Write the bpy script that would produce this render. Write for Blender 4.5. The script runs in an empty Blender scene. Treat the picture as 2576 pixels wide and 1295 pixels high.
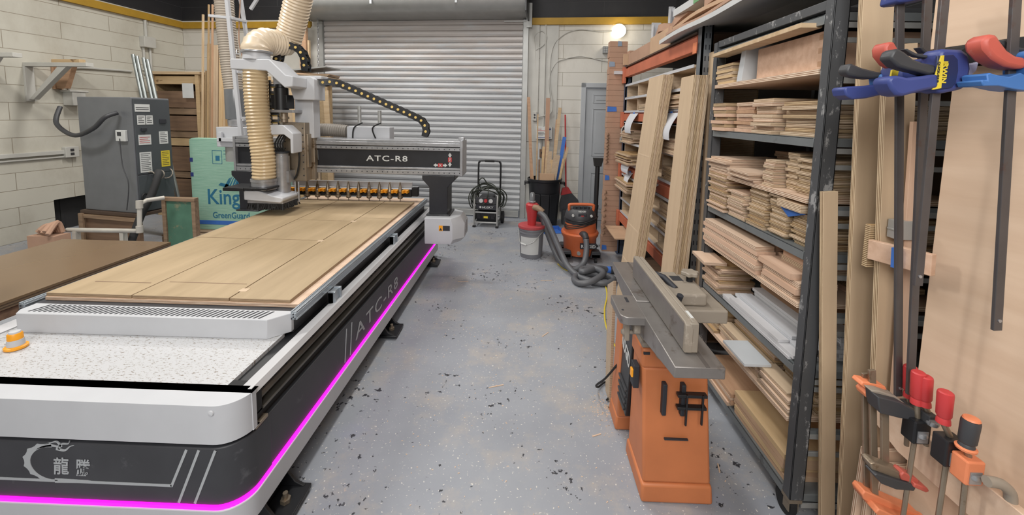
import bpy, bmesh, math, random
from mathutils import Vector, Matrix
random.seed(7)
scn = bpy.context.scene
COL = scn.collection
PI = math.pi
R = math.radians

# ---------------------------------------------------------------- camera
cam_data = bpy.data.cameras.new('camera')
cam = bpy.data.objects.new('camera', cam_data)
COL.objects.link(cam)
fx, cx, cy = 1040.0, 1288.0, 392.0           # focal length and principal point in pixels of 2576 x 1295
yc = Vector((30, 102, -1040)).normalized()
zc = Vector((192, 10508, 1040)); zc = (zc - zc.dot(yc)*yc).normalized()
xc = yc.cross(zc)
rot = Matrix((xc, yc, zc))
cam.matrix_world = Matrix.Translation((0, 0, 1.6)) @ rot.to_4x4()
cam_data.sensor_fit = 'HORIZONTAL'; cam_data.sensor_width = 36.0
cam_data.lens = 36.0*fx/2576.0
cam_data.shift_y = -(647.5-cy)/2576.0
cam_data.clip_start = 0.05; cam_data.clip_end = 60
scn.camera = cam

# ---------------------------------------------------------------- light
world = bpy.data.worlds.new('world'); scn.world = world; world.use_nodes = True
bg = world.node_tree.nodes['Background']
bg.inputs[0].default_value = (0.80, 0.86, 1.0, 1); bg.inputs[1].default_value = 0.3
def area(name, loc, size, power, color, target=None):
    d = bpy.data.lights.new(name, 'AREA'); d.shape = 'RECTANGLE'; d.size, d.size_y = size
    d.energy = power; d.color = color
    o = bpy.data.objects.new(name, d); COL.objects.link(o); o.location = loc
    if target: o.rotation_euler = (Vector(target)-Vector(loc)).to_track_quat('-Z', 'Y').to_euler()
    return o
area('shop_lamp_main', (-0.75, 1.0, 4.2), (0.35, 1.3), 30, (1.0, 0.975, 0.94))
area('shop_lamp_middle', (-0.6, 3.9, 4.4), (0.35, 1.3), 42, (1.0, 0.975, 0.95))
area('shop_lamp_left', (-4.0, 2.2, 4.3), (1.3, 0.35), 85, (1.0, 0.97, 0.92))
area('shop_lamp_far', (-3.0, 5.0, 4.4), (1.3, 0.35), 70, (1.0, 0.97, 0.93))
area('rear_fill_light', (-0.4, -1.6, 3.0), (2.4, 1.6), 100, (1.0, 0.975, 0.95), (0.5, 3.0, 1.0))  # unseen soft fill added behind the camera to brighten the shelves, no real fixture
scn.view_settings.view_transform = 'Standard'
scn.view_settings.look = 'None'
scn.view_settings.gamma = 1.0
scn.view_settings.use_curve_mapping = False
scn.view_settings.exposure = 0.42

# ---------------------------------------------------------------- materials
def srgb(h):
    h = h.lstrip('#'); v = [int(h[i:i+2], 16)/255 for i in (0, 2, 4)]
    return tuple((c/12.92 if c <= .04045 else ((c+.055)/1.055)**2.4) for c in v)+(1,)
class NT:
    def __init__(s, name):
        s.m = bpy.data.materials.new(name); s.m.use_nodes = True
        s.t = s.m.node_tree; s.b = s.t.nodes['Principled BSDF']
    def n(s, typ, **kw):
        nd = s.t.nodes.new(typ)
        for k, v in kw.items():
            if k in nd.inputs: nd.inputs[k].default_value = v
            else: setattr(nd, k, v)
        return nd
    def l(s, a, b): s.t.links.new(a, b)
    def coord(s, scale=(1, 1, 1), kind='Object'):
        tc = s.n('ShaderNodeTexCoord'); mp = s.n('ShaderNodeMapping')
        mp.inputs['Scale'].default_value = scale
        s.l(tc.outputs[kind], mp.inputs['Vector']); return mp.outputs['Vector']
    def noise(s, vec, scale, detail=4, rough=.55):
        nd = s.n('ShaderNodeTexNoise', Scale=scale, Detail=detail, Roughness=rough)
        s.l(vec, nd.inputs['Vector']); return nd.outputs['Fac']
    def ramp(s, fac, stops):
        nd = s.n('ShaderNodeValToRGB'); cr = nd.color_ramp
        while len(cr.elements) < len(stops): cr.elements.new(.5)
        for e, (p, c) in zip(cr.elements, stops): e.position = p; e.color = c
        s.l(fac, nd.inputs[0]); return nd.outputs['Color']
    def mix(s, fac, a, b, blend='MIX'):
        nd = s.n('ShaderNodeMix', data_type='RGBA', blend_type=blend)
        for sock, v in ((nd.inputs[0], fac), (nd.inputs[6], a), (nd.inputs[7], b)):
            if hasattr(v, 'links'): s.l(v, sock)
            else: sock.default_value = v
        return nd.outputs[2]
    def bump(s, h, strength=.3, dist=.002):
        nd = s.n('ShaderNodeBump', Strength=strength, Distance=dist)
        s.l(h, nd.inputs['Height']); s.l(nd.outputs[0], s.b.inputs['Normal'])
    def out(s, col=None, rough=None, metal=None):
        for k, v in (('Base Color', col), ('Roughness', rough), ('Metallic', metal)):
            if v is None: continue
            if hasattr(v, 'links'): s.l(v, s.b.inputs[k])
            else: s.b.inputs[k].default_value = v
        return s.m
BW = lambda v: (v, v, v, 1)
def paint(name, hexc, rough=.45, metal=0, var=.10, scale=6, dirt=None):
    n = NT(name); c = srgb(hexc); v = n.coord()
    lo = tuple(x*(1-var) for x in c[:3])+(1,); hi = tuple(min(1, x*(1+var)) for x in c[:3])+(1,)
    col = n.ramp(n.noise(v, scale), [(.3, lo), (.7, hi)])
    if dirt:
        f = n.ramp(n.noise(v, dirt[1], 8, .7), [(dirt[2], BW(0)), (dirt[2]+.08, BW(1))])
        col = n.mix(f, col, srgb(dirt[0]))
    return n.out(col, rough, metal)
def wood(name, a, b, scale=(1.2, 14, 14), rough=.6, knots=False, spec=None):
    n = NT(name); v = n.coord(scale)
    w = n.noise(v, 2.2, 6, .6)
    col = n.ramp(w, [(.32, srgb(a)), (.68, srgb(b))])
    if knots:
        f = n.ramp(n.noise(n.coord((2.2, 5, 5)), 2.0, 2), [(.70, BW(0)), (.76, BW(1))])
        col = n.mix(f, col, srgb('6b4a2e'))
    n.bump(w, .12, .001)
    return n.out(col, rough)
def plywood(name, a, b, e1='d9c3a2', e2='7d6347', layers=330, mscale=(1.2, 9, 9), rough=.55):
    """face grain on the two broad faces, veneer layers on the edges (local Z is the thickness)"""
    n = NT(name)
    w = n.noise(n.coord(mscale), 2.0, 5, .6)
    face = n.ramp(w, [(.3, srgb(a)), (.7, srgb(b))])
    tc = n.n('ShaderNodeTexCoord'); sp = n.n('ShaderNodeSeparateXYZ'); n.l(tc.outputs['Object'], sp.inputs[0])
    m1 = n.n('ShaderNodeMath', operation='MULTIPLY'); n.l(sp.outputs[2], m1.inputs[0]); m1.inputs[1].default_value = layers
    m2 = n.n('ShaderNodeMath', operation='PINGPONG'); n.l(m1.outputs[0], m2.inputs[0]); m2.inputs[1].default_value = 1
    m3 = n.n('ShaderNodeMath', operation='MULTIPLY_ADD'); n.l(n.noise(n.coord((9, 9, 40)), 3), m3.inputs[0]); m3.inputs[1].default_value = .5
    n.l(m2.outputs[0], m3.inputs[2])
    edge = n.ramp(m3.outputs[0], [(.42, srgb(e1)), (.62, srgb(e1)), (.9, srgb(e2))])
    g = n.n('ShaderNodeTexCoord'); s2 = n.n('ShaderNodeSeparateXYZ'); n.l(g.outputs['Normal'], s2.inputs[0])
    ab = n.n('ShaderNodeMath', operation='ABSOLUTE'); n.l(s2.outputs[2], ab.inputs[0])
    gt = n.n('ShaderNodeMath', operation='GREATER_THAN'); n.l(ab.outputs[0], gt.inputs[0]); gt.inputs[1].default_value = .5
    return n.out(n.mix(gt.outputs[0], edge, face), rough)
def emit(name, hexc, st):
    n = NT(name); n.b.inputs['Emission Color'].default_value = srgb(hexc); n.b.inputs['Emission Strength'].default_value = st
    return n.out(srgb(hexc), .5)
M = {}
M['white'] = paint('white powder coat', 'bfc1c5', .4, var=.03)
M['white2'] = paint('off white plastic', 'c2c2c4', .4, var=.03)
M['grey_label'] = paint('silver printed lettering', 'a9adb0', .5, var=.02)
M['greenpaint'] = paint('green stained board', '4f7763', .6, var=.15, dirt=('8a8468', 4, .55))
M['printblue'] = paint('blue print', '2f6f8e', .6)
M['cordgreen'] = paint('dark green cord', '2c3129', .5)
M['bucketgrey'] = paint('grey bucket plastic', '7c7e83', .45, var=.05)
M['smokeglass'] = paint('smoky clear plastic', '6e7174', .15, var=.1)
M['rackgrey'] = paint('grey rack upright', '70757a', .45, metal=.3)
M['rackblue'] = paint('dark blue rack upright', '39465a', .5)
M['paperbright'] = paint('white drawing paper', 'c9ccd2', .6, var=.03)
M['ink2'] = paint('dark worn groove', '57524f', .5)
M['irwin_dark'] = paint('dark blue label', '232c52', .45)
M['whiteblue'] = paint('pale clamp pad', 'a8a9c4', .5)
M['clamp_red'] = paint('faded red clamp plastic', 'b8574a', .5, dirt=('c98a7c', 9, .62))
M['railsteel'] = paint('oily rail steel', '6b6862', .35, metal=.4, var=.2)
M['paleyellow'] = paint('pale yellow pin', 'e0c070', .5)
M['darkribbed'] = paint('grey ribbed hose', '7b756d', .45)
M['black'] = paint('black paint', '1d1e21', .4, var=.2, dirt=('4a4a4b', 5, .66))
M['black_metal'] = paint('black machine enamel', '26272b', .35, var=.2)
M['charcoal'] = paint('charcoal panel', '3c3d41', .5, var=.18, scale=4, dirt=('55565a', 7, .62))
M['rubber'] = paint('black rubber', '1a1a1b', .7)
M['darkgrey'] = paint('dark grey plastic', '3a3b3e', .5)
M['hosegrey'] = paint('grey vacuum hose', '5b5d61', .45)
M['alu'] = paint('extruded aluminium', 'aeb6bd', .32, metal=.75, var=.06)
M['steel'] = paint('bright steel', 'a9aaad', .3, metal=.6, var=.12, scale=20)
M['dirty_steel'] = paint('dusty steel', '9a8d7c', .4, metal=.7, var=.15, dirt=('6f5a42', 8, .55))
M['galv'] = paint('galvanized tube', '8d9392', .4, metal=.6, var=.12)
M['castiron'] = paint('ground cast iron', '8a8683', .38, metal=.55, var=.08, scale=15, dirt=('6f6660', 14, .58))
M['castgrey'] = paint('grey cast paint', '8d8478', .55, var=.1, dirt=('aba194', 9, .6))
M['beam_orange'] = paint('orange rack enamel', 'b8674b', .5, var=.12, dirt=('c4886e', 9, .63))
M['tool_orange'] = paint('orange tool paint', 'c27548', .5, var=.08, dirt=('a98a70', 11, .68))
M['vac_orange'] = paint('orange vacuum plastic', 'c8683f', .45, var=.07)
M['clamp_orange'] = paint('orange clamp plastic', 'd9825a', .5)
M['red'] = paint('red plastic', 'b8383a', .45, dirt=('d08a80', 9, .66))
M['redlid'] = paint('dusty red lid', 'b0474a', .55, dirt=('cf9a98', 8, .6))
M['irwin_blue'] = paint('blue clamp body', '38447e', .45, var=.1, dirt=('7078a0', 10, .66))
M['blue'] = paint('light blue clamp body', '3f6fae', .45, dirt=('7f9cc4', 9, .62))
M['tape_blue'] = paint('blue masking tape', '3d6fc0', .6)
M['tape_grey'] = paint('faded blue tape', '8796a8', .7)
M['yellow'] = paint('yellow label', 'd9c23a', .5)
M['amber'] = paint('orange yellow plastic', 'f0a224', .4)
M['yellow_band'] = paint('yellow wall band', 'a98427', .6, var=.1)
M['labelwhite'] = paint('paper label', 'c9cbc9', .6, var=.04)
M['ink'] = paint('dark ink', '2b2d33', .6)
M['redink'] = paint('red ink', 'b03030', .6)
M['clampbar'] = paint('dark steel bar', '5c595a', .38, metal=.5, var=.15, dirt=('5a4038', 4, .55))
M['pvc'] = paint('white pvc pipe', 'b9b5ac', .4)
M['acgrey'] = paint('slate grey sheet metal', '74777b', .45, metal=.3, var=.06)
M['acdark'] = paint('dark grey front panel', '4e5256', .5, metal=.2, var=.06)
M['cardboard'] = paint('brown cardboard', 'ad8b75', .8, var=.07, scale=5)
M['cardboard2'] = paint('light cardboard', 'bb9c7f', .8, var=.07)
M['paper'] = paint('white wrapping', 'c6c8c8', .5, var=.05)
M['greentape'] = paint('green print', '6fa06f', .6)
M['hood'] = paint('galvanized hood', 'a7a8a6', .45, metal=.4, var=.08)
M['doorwhite'] = paint('white door paint', 'a9adb1', .5, var=.03)
M['wallpost'] = paint('painted jamb board', 'b9b8b2', .6, var=.05)
M['cream'] = paint('cream flexible hose', 'dac9b0', .35, var=.06)
M['cream2'] = paint('tan ribbed hose', 'c6b08c', .3, var=.12)
M['greyhose2'] = paint('dusty ribbed hose', 'a99f92', .5, var=.06)
M['insul'] = paint('black insulation', '2a2a2b', .8)
M['lampglass'] = emit('lit lamp glass', 'fff4dc', 9.0)
M['led'] = emit('magenta light strip', 'ff14e0', 1.7)
M['ply'] = plywood('birch plywood', 'bea68a', 'c9b294')
M['ply_light'] = plywood('light birch plywood', 'c4ac90', 'd2bca0', 'd8c4aa', '8d7459')
M['ply_pink'] = plywood('pale maple plywood', 'cdb097', 'dcc2ab', 'dfcbb5', '97755c', 300)
M['ply_dark'] = plywood('weathered plywood', 'a98a62', 'b89a70', 'c6b08c', '6f543a')
M['ply_sheet'] = plywood('varnished birch sheet', 'a48f70', 'b39d7d', 'bba486', '70563c', 430, (7, 1.0, 7), .5)
M['ply_big'] = plywood('maple panel', 'c6ab92', 'd2b9a1', 'cdb59c', '8d7158', 330, (9, .9, 9))
M['oak'] = wood('pale oak board', 'b59a78', 'c9b292')
M['pine'] = wood('pine board', 'bfa27a', 'cfb48c', knots=True)
M['palewood'] = wood('pale clean maple', 'cdb097', 'd9c0a9')
M['pinkwood'] = wood('pale pinkish maple board', 'bf9c83', 'd3b39b')
M['redwood'] = wood('pinkish lumber', 'a88468', 'bb987a')
M['darkwood'] = wood('brown hardwood board', '6e5645', '866b55')
M['palletwood'] = wood('old pallet wood', '7a6450', '9a8168')
M['hardboard'] = paint('glossy brown hardboard', '745f48', .2, var=.08, scale=1.5)
M['whiteboard'] = paint('white laminate', 'c2c6c9', .35, var=.03)
M['darkboard'] = paint('dark brown board', '4b3b30', .6)
def foam_mat():
    n = NT('green foam board'); v = n.coord((1.5, 1, 40))
    col = n.ramp(n.noise(v, 3, 5, .7), [(.35, srgb('86b39d')), (.65, srgb('a6cab7'))])
    n.bump(n.noise(v, 3, 5, .7), .4, .003); return n.out(col, .6)
M['foam'] = foam_mat()
def floor_mat():
    n = NT('painted concrete floor'); v = n.coord()
    base = n.ramp(n.noise(v, 1.1, 6, .6), [(.30, srgb('898d95')), (.55, srgb('969aa1')), (.75, srgb('a3a6ab'))])
    tan = n.ramp(n.noise(v, 2.6, 8, .74), [(.50, BW(0)), (.68, BW(.6))])
    base = n.mix(tan, base, srgb('b3a99d'))
    pur = n.ramp(n.noise(n.coord((1, 1, 1.01)), 1.9, 5, .6), [(.60, BW(0)), (.72, BW(.35))])
    base = n.mix(pur, base, srgb('9094ac'))
    # small black chips of missing paint, in loose patches
    vo = n.n('ShaderNodeTexNoise', Scale=24., Detail=4., Roughness=.6); n.l(v, vo.inputs['Vector'])
    patch = n.ramp(n.noise(v, 1.7, 3), [(.42, BW(0)), (.66, BW(.13))])
    ad = n.n('ShaderNodeMath', operation='ADD'); n.l(vo.outputs['Fac'], ad.inputs[0]); n.l(patch, ad.inputs[1])
    chip = n.ramp(ad.outputs[0], [(.712, BW(0)), (.728, BW(1))])
    base = n.mix(chip, base, srgb('33343a'))
    # pale flecks and sawdust
    vf = n.ramp(n.noise(v, 75, 2, .5), [(.665, BW(0)), (.70, BW(1))])
    base = n.mix(vf, base, srgb('cfccc6'))
    vt = n.ramp(n.noise(v, 9, 4, .65), [(.69, BW(0)), (.73, BW(.8))])
    base = n.mix(vt, base, srgb('c9b3a0'))
    n.bump(n.noise(v, 30, 4), .15, .002)
    rg = n.ramp(n.noise(v, 3, 4), [(.3, BW(.42)), (.7, BW(.62))])
    return n.out(base, rg)
M['floor'] = floor_mat()
def block_mat(name, hexc, hj, upright=False, dirt=('8f8574', 1.4, .60), axis='x'):
    n = NT(name); tc = n.n('ShaderNodeTexCoord'); mp = n.n('ShaderNodeMapping')
    mp.inputs['Rotation'].default_value = (PI/2, 0, 0) if axis == 'x' else (PI/2, 0, PI/2)
    sp = n.n('ShaderNodeSeparateXYZ'); n.l(tc.outputs['Object'], sp.inputs[0])
    cb = n.n('ShaderNodeCombineXYZ'); n.l(sp.outputs[0 if axis == 'x' else 1], cb.inputs[0]); n.l(sp.outputs[2], cb.inputs[1])
    br = n.n('ShaderNodeTexBrick', Scale=1.0)
    br.inputs['Brick Width'].default_value = 1.15; br.inputs['Row Height'].default_value = .205
    br.inputs['Mortar Size'].default_value = .0045; br.inputs['Mortar Smooth'].default_value = .6
    c = srgb(hexc)
    br.inputs['Color1'].default_value = c; br.inputs['Color2'].default_value = tuple(x*.95 for x in c[:3])+(1,)
    br.inputs['Mortar'].default_value = srgb(hj)
    n.l(cb.outputs[0], br.inputs['Vector'])
    v = n.coord((1, 1, .6))
    f = n.ramp(n.noise(v, dirt[1], 7, .7), [(dirt[2]-.12, BW(0)), (dirt[2]+.2, BW(.55))])
    col = n.mix(f, br.outputs['Color'], srgb(dirt[0]))
    iv = n.n('ShaderNodeMath', operation='SUBTRACT'); iv.inputs[0].default_value = 1; n.l(br.outputs['Fac'], iv.inputs[1])
    n.bump(iv.outputs[0], .5, .006)
    return n.out(col, .65)
M['block_x'] = block_mat('white painted block', 'cecbc3', '9d988c')
M['block_y'] = block_mat('cream painted block', 'c3c0b4', '948b7c', axis='y')
M['black_block_x'] = block_mat('black painted block', '222225', '38383a', dirt=('3c3a38', 2, .62))
M['black_block_y'] = block_mat('black painted side block', '222225', '38383a', dirt=('3c3a38', 2, .62), axis='y')
def slat_mat():
    n = NT('roller door steel'); v = n.coord((1.2, 1, 9))
    col = n.ramp(n.noise(v, 1.2, 4), [(.3, srgb('a9acaf')), (.7, srgb('bcbec0'))])
    z = n.n('ShaderNodeSeparateXYZ'); tc = n.n('ShaderNodeTexCoord'); n.l(tc.outputs['Object'], z.inputs[0])
    zz = n.n('ShaderNodeMath', operation='MULTIPLY_ADD'); n.l(z.outputs[2], zz.inputs[0]); zz.inputs[1].default_value = .22; zz.inputs[2].default_value = -.17
    ad = n.n('ShaderNodeMath', operation='ADD'); n.l(zz.outputs[0], ad.inputs[0]); n.l(n.noise(v, 1.6, 6, .7), ad.inputs[1])
    f = n.ramp(ad.outputs[0], [(.74, BW(0)), (.94, BW(.32))])
    return n.out(n.mix(f, col, srgb('a98f78')), .5, .15)
M['slat'] = slat_mat()
def chips_mat():
    n = NT('white deck with wood chips'); v = n.coord((20, 48, 1))
    f = n.ramp(n.noise(v, 3.2, 5, .7), [(.57, BW(0)), (.61, BW(1))])
    col = n.mix(f, srgb('bfc0c2'), srgb('7c7062'))
    f2 = n.ramp(n.noise(n.coord(), 5, 3), [(.70, BW(0)), (.78, BW(.5))])
    return n.out(n.mix(f2, col, srgb('b98f70')), .4)
M['chips'] = chips_mat()
def ribbed_clear():
    n = NT('clear ribbed hose'); n.b.inputs['Transmission Weight'].default_value = .25
    n.b.inputs['Alpha'].default_value = .9
    return n.out(srgb('b99b6a'), .25)
def galvpost_mat():
    n = NT('chipped black post'); v = n.coord((1, 1, .5))
    f = n.ramp(n.noise(v, 13, 8, .75), [(.56, BW(0)), (.60, BW(1))])
    zt = n.n('ShaderNodeSeparateXYZ'); tc = n.n('ShaderNodeTexCoord'); n.l(tc.outputs['Object'], zt.inputs[0])
    return n.out(n.mix(f, srgb('55575a'), srgb('a2a3a4')), .45, .3)
M['post'] = galvpost_mat()
M['shelfsteel'] = paint('galvanized shelf', '7d8284', .42, metal=.4, var=.1, dirt=('5f6365', 8, .6))

# ---------------------------------------------------------------- geometry helpers
class MB:
    """collects shapes and links them as ONE mesh object"""
    def __init__(s): s.v = []; s.f = []; s.mi = []; s.cur = 0
    def add(s, vs, fs, M4=None):
        b = len(s.v)
        for v in vs:
            v = Vector(v); s.v.append(M4 @ v if M4 is not None else v)
        for f in fs: s.f.append([b+i for i in f]); s.mi.append(s.cur)
        return s
    def box(s, x0, x1, y0, y1, z0, z1, M4=None):
        vs = [(x, y, z) for z in (z0, z1) for y in (y0, y1) for x in (x0, x1)]
        return s.add(vs, [(0, 2, 3, 1), (4, 5, 7, 6), (0, 1, 5, 4), (2, 6, 7, 3), (0, 4, 6, 2), (1, 3, 7, 5)], M4)
    def prism(s, pts, axis, a, b, M4=None):
        """pts: 2D outline; axis 'x': (y,z), 'y': (x,z), 'z': (x,y)"""
        n = len(pts)
        def mk(p, t): return {'x': (t, p[0], p[1]), 'y': (p[0], t, p[1]), 'z': (p[0], p[1], t)}[axis]
        vs = [mk(p, a) for p in pts]+[mk(p, b) for p in pts]
        fs = [list(range(n))[::-1], list(range(n, 2*n))]+[(i, (i+1) % n, n+(i+1) % n, n+i) for i in range(n)]
        return s.add(vs, fs, M4)
    def frames(s, pts, closed=False):
        pts = [Vector(p) for p in pts]; n = len(pts); T = []
        for i in range(n):
            a = pts[(i-1) % n] if (closed or i > 0) else pts[i]
            b = pts[(i+1) % n] if (closed or i < n-1) else pts[i]
            T.append((b-a).normalized() if (b-a).length > 1e-9 else Vector((0, 0, 1)))
        u = T[0].orthogonal().normalized(); out = []
        for i in range(n):
            u = (u-T[i]*u.dot(T[i]))
            u = u.normalized() if u.length > 1e-6 else T[i].orthogonal().normalized()
            out.append((pts[i], u, T[i].cross(u)))
        return out
    def tube(s, pts, r, n=10, closed=False, cap=True, flat=None):
        fr = s.frames(pts, closed); vs = []; fs = []
        rr = r if isinstance(r, (list, tuple)) else [r]*len(fr)
        for (p, u, w), q in zip(fr, rr):
            for k in range(n):
                a = 2*PI*k/n; vs.append(p+u*math.cos(a)*q+w*math.sin(a)*q*(flat or 1))
        m = len(fr)
        for i in range(m if closed else m-1):
            j = (i+1) % m
            for k in range(n): fs.append((i*n+k, i*n+(k+1) % n, j*n+(k+1) % n, j*n+k))
        if cap and not closed: fs += [list(range(n))[::-1], [(m-1)*n+k for k in range(n)]]
        return s.add(vs, fs)
    def cyl(s, a, b, r, n=16, r2=None): return s.tube([a, b], [r, r if r2 is None else r2], n)
    def lathe(s, prof, c=(0, 0, 0), n=24, M4=None, sx=1, sy=1):
        vs = []; fs = []
        for r, z in prof:
            for k in range(n): vs.append((c[0]+r*sx*math.cos(2*PI*k/n), c[1]+r*sy*math.sin(2*PI*k/n), c[2]+z))
        m = len(prof)
        for i in range(m-1):
            for k in range(n): fs.append((i*n+k, i*n+(k+1) % n, (i+1)*n+(k+1) % n, (i+1)*n+k))
        if prof[0][0] > 1e-6: fs.append(list(range(n))[::-1])
        if prof[-1][0] > 1e-6: fs.append([(m-1)*n+k for k in range(n)])
        return s.add(vs, fs, M4)
    def bar(s, a, b, w, h, up=(0, 0, 1)):
        """a square-section bar from a to b, w wide, h high"""
        a, b = Vector(a), Vector(b); t = (b-a).normalized(); up = Vector(up)
        r = t.cross(up)
        if r.length < 1e-4: r = t.cross(Vector((0, 1, 0)))
        r.normalize(); q = r.cross(t)
        vs = []
        for p in (a, b):
            for sx, sy in ((-1, -1), (1, -1), (1, 1), (-1, 1)): vs.append(p+r*sx*w/2+q*sy*h/2)
        return s.add(vs, [(3, 2, 1, 0), (4, 5, 6, 7), (0, 1, 5, 4), (1, 2, 6, 5), (2, 3, 7, 6), (3, 0, 4, 7)])
    def path(s, pts, w, h, up=(0, 0, 1)):
        for a, b in zip(pts, pts[1:]): s.bar(a, b, w, h, up)
        return s
    def build(s, name, mat, parent=None, world=False, bevel=0, smooth=True, seg=2):
        me = bpy.data.meshes.new(name)
        vs = s.v
        if world and parent is not None:
            r = parent
            while r.parent: r = r.parent
            inv = (Matrix.Translation(r.location) @ r.rotation_euler.to_matrix().to_4x4()).inverted()
            vs = [inv @ v for v in vs]
        me.from_pydata([tuple(v) for v in vs], [], s.f)
        mats = mat if isinstance(mat, (list, tuple)) else [mat]
        for m in mats: me.materials.append(M[m])
        for p, i in zip(me.polygons, s.mi): p.material_index = min(i, len(mats)-1)
        bm = bmesh.new(); bm.from_mesh(me); bmesh.ops.recalc_face_normals(bm, faces=bm.faces); bm.to_mesh(me); bm.free()
        if smooth and len(me.polygons) > 6:
            for p in me.polygons: p.use_smooth = True
            me.set_sharp_from_angle(angle=R(38))
        o = bpy.data.objects.new(name, me); COL.objects.link(o)
        if parent is not None: o.parent = parent
        if bevel:
            b = o.modifiers.new('bevel', 'BEVEL'); b.width = bevel; b.segments = seg; b.limit_method = 'ANGLE'; b.angle_limit = R(40)
            b.harden_normals = False
        return o
def tag(o, label=None, cat=None, group=None, kind=None):
    if label: o['label'] = label
    if cat: o['category'] = cat
    if group: o['group'] = group
    if kind: o['kind'] = kind
    return o
def thing(name, label, cat, loc=(0, 0, 0), rz=0, group=None):
    o = bpy.data.objects.new(name, None); COL.objects.link(o); o.location = loc; o.rotation_euler = (0, 0, rz)
    o.empty_display_size = .05
    return tag(o, label, cat, group)
def copytree(o, parent=None):
    c = o.copy(); COL.objects.link(c)
    if parent is not None: c.parent = parent
    for ch in list(o.children): copytree(ch, c)
    return c
def text(s, origin, right, up, width, height, mat, name='lettering', parent=None, world=True, depth=.0015, bold=0.0, shear=0, spacing=1.0):
    cu = bpy.data.curves.new('t', 'FONT'); cu.body = s; cu.size = 1; cu.extrude = 0.0; cu.offset = bold; cu.shear = shear
    cu.resolution_u = 3; cu.space_character = spacing
    to = bpy.data.objects.new('t', cu); COL.objects.link(to)
    bpy.context.view_layer.update()
    me = bpy.data.meshes.new_from_object(to)
    COL.objects.unlink(to); bpy.data.objects.remove(to); bpy.data.curves.remove(cu)
    xs = [v.co.x for v in me.vertices]; ys = [v.co.y for v in me.vertices]
    if not xs: return None
    x0, x1, y0, y1 = min(xs), max(xs), min(ys), max(ys)
    sx = width/(x1-x0); sy = height/(y1-y0) if height else sx
    r = Vector(right).normalized(); u = Vector(up).normalized(); nn = r.cross(u)
    mb = MB(); o3 = Vector(origin)
    vs = [o3+r*((v.co.x-x0)*sx)+u*((v.co.y-y0)*sy)+nn*depth for v in me.vertices]
    mb.add(vs, [list(p.vertices) for p in me.polygons]); bpy.data.meshes.remove(me)
    # the lettering is a thin raised layer: give it a real thickness
    o = mb.build(name, mat, parent, world, smooth=False)
    so = o.modifiers.new('thick', 'SOLIDIFY'); so.thickness = depth*.7; so.offset = -1
    return o
def catmull(pts, n=8, closed=False):
    pts = [Vector(p) for p in pts]; out = []; m = len(pts)
    for i in range(m if closed else m-1):
        g = lambda k: pts[k % m] if closed else pts[max(0, min(m-1, k))]
        p0, p1, p2, p3 = g(i-1), g(i), g(i+1), g(i+2)
        for k in range(n):
            t = k/n
            out.append(.5*((2*p1)+(-p0+p2)*t+(2*p0-5*p1+4*p2-p3)*t*t+(-p0+3*p1-3*p2+p3)*t**3))
    if not closed: out.append(pts[-1])
    return out
def resample(pts, step):
    pts = [Vector(p) for p in pts]; out = [pts[0].copy()]; acc = 0
    for a, b in zip(pts, pts[1:]):
        L = (b-a).length; t = step-acc
        while t <= L: out.append(a+(b-a)*(t/L)); t += step
        acc = (L-(t-step)) if L else acc
    return out
def ribbed(mb, pts, r, pitch=.025, amp=.08, n=24):
    P = resample(catmull(pts, 16), pitch/4); rr = []
    for i in range(len(P)): rr.append(r*(1+amp*(1, .2, -.6, .2)[i % 4]))
    return mb.tube(P, rr, n)
def rrect(x0, x1, y0, y1, rs, n=8):
    """2D rounded rectangle; rs = radii for (x0y0, x1y0, x1y1, x0y1)"""
    out = []
    for (cx_, cy_, a0), r in zip(((x0, y0, PI), (x1, y0, 1.5*PI), (x1, y1, 0), (x0, y1, .5*PI)), rs):
        if r <= 0: out.append((cx_, cy_)); continue
        ox = cx_+(r if cx_ == x0 else -r); oy = cy_+(r if cy_ == y0 else -r)
        for k in range(n+1):
            a = a0+PI/2*k/n; out.append((ox+r*math.cos(a), oy+r*math.sin(a)))
    return out
# room frame: the shell is turned a little against the machines
TH = -.09; RO = Vector((0, 6.4, 0))
RM = Matrix.Translation(RO) @ Matrix.Rotation(TH, 4, 'Z')
def room(o): o.location = RO; o.rotation_euler = (0, 0, TH); return o
def rp(u, v, z): return RM @ Vector((u, v, z))
def struct(name, mb, mat, inroom=True, **k):
    o = mb.build(name, mat, **k); o['kind'] = 'structure'
    if inroom: room(o)
    return o
# ================================================================ the shell
fl = MB().box(-7.2, 3.2, -2.5, 7.6, -.12, 0).build('floor', 'floor', smooth=False); fl['kind'] = 'structure'
struct('wall_back', MB().box(-5.95, -3.25, 0, .2, 0, 3.06).box(0, .93, 0, .2, 0, 3.06).box(.93, 1.84, 0, .2, 2.03, 3.06)
       .box(1.84, 3.0, 0, .2, 0, 3.06), 'block_x', smooth=False)
struct('wall_back_upper', MB().box(-5.95, 3.0, 0, .2, 3.06, 4.7), 'black_block_x', smooth=False)
lw = MB().box(-5.95, -5.75, -9, -1.96, 0, 3.06).box(-5.95, -5.75, -1.2, 0, 0, 3.06).box(-5.95, -5.75, -1.96, -1.2, .43, 3.06)
struct('wall_left', lw, 'block_y', smooth=False)
struct('wall_left_upper', MB().box(-5.95, -5.75, -9, 0, 3.06, 4.7), 'black_block_y', smooth=False)
wr = MB().box(2.16, 2.36, -2.5, 6.4, 0, 4.7).build('wall_right', 'black_block_y', smooth=False); wr['kind'] = 'structure'
ce = MB().box(-7.2, 3.2, -2.5, 7.6, 4.7, 4.8).build('ceiling', 'wallpost', smooth=False); ce['kind'] = 'structure'
wf = MB().box(-7.2, 3.2, -2.7, -2.5, 0, 4.8).build('wall_front', 'wallpost', smooth=False); wf['kind'] = 'structure'
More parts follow.
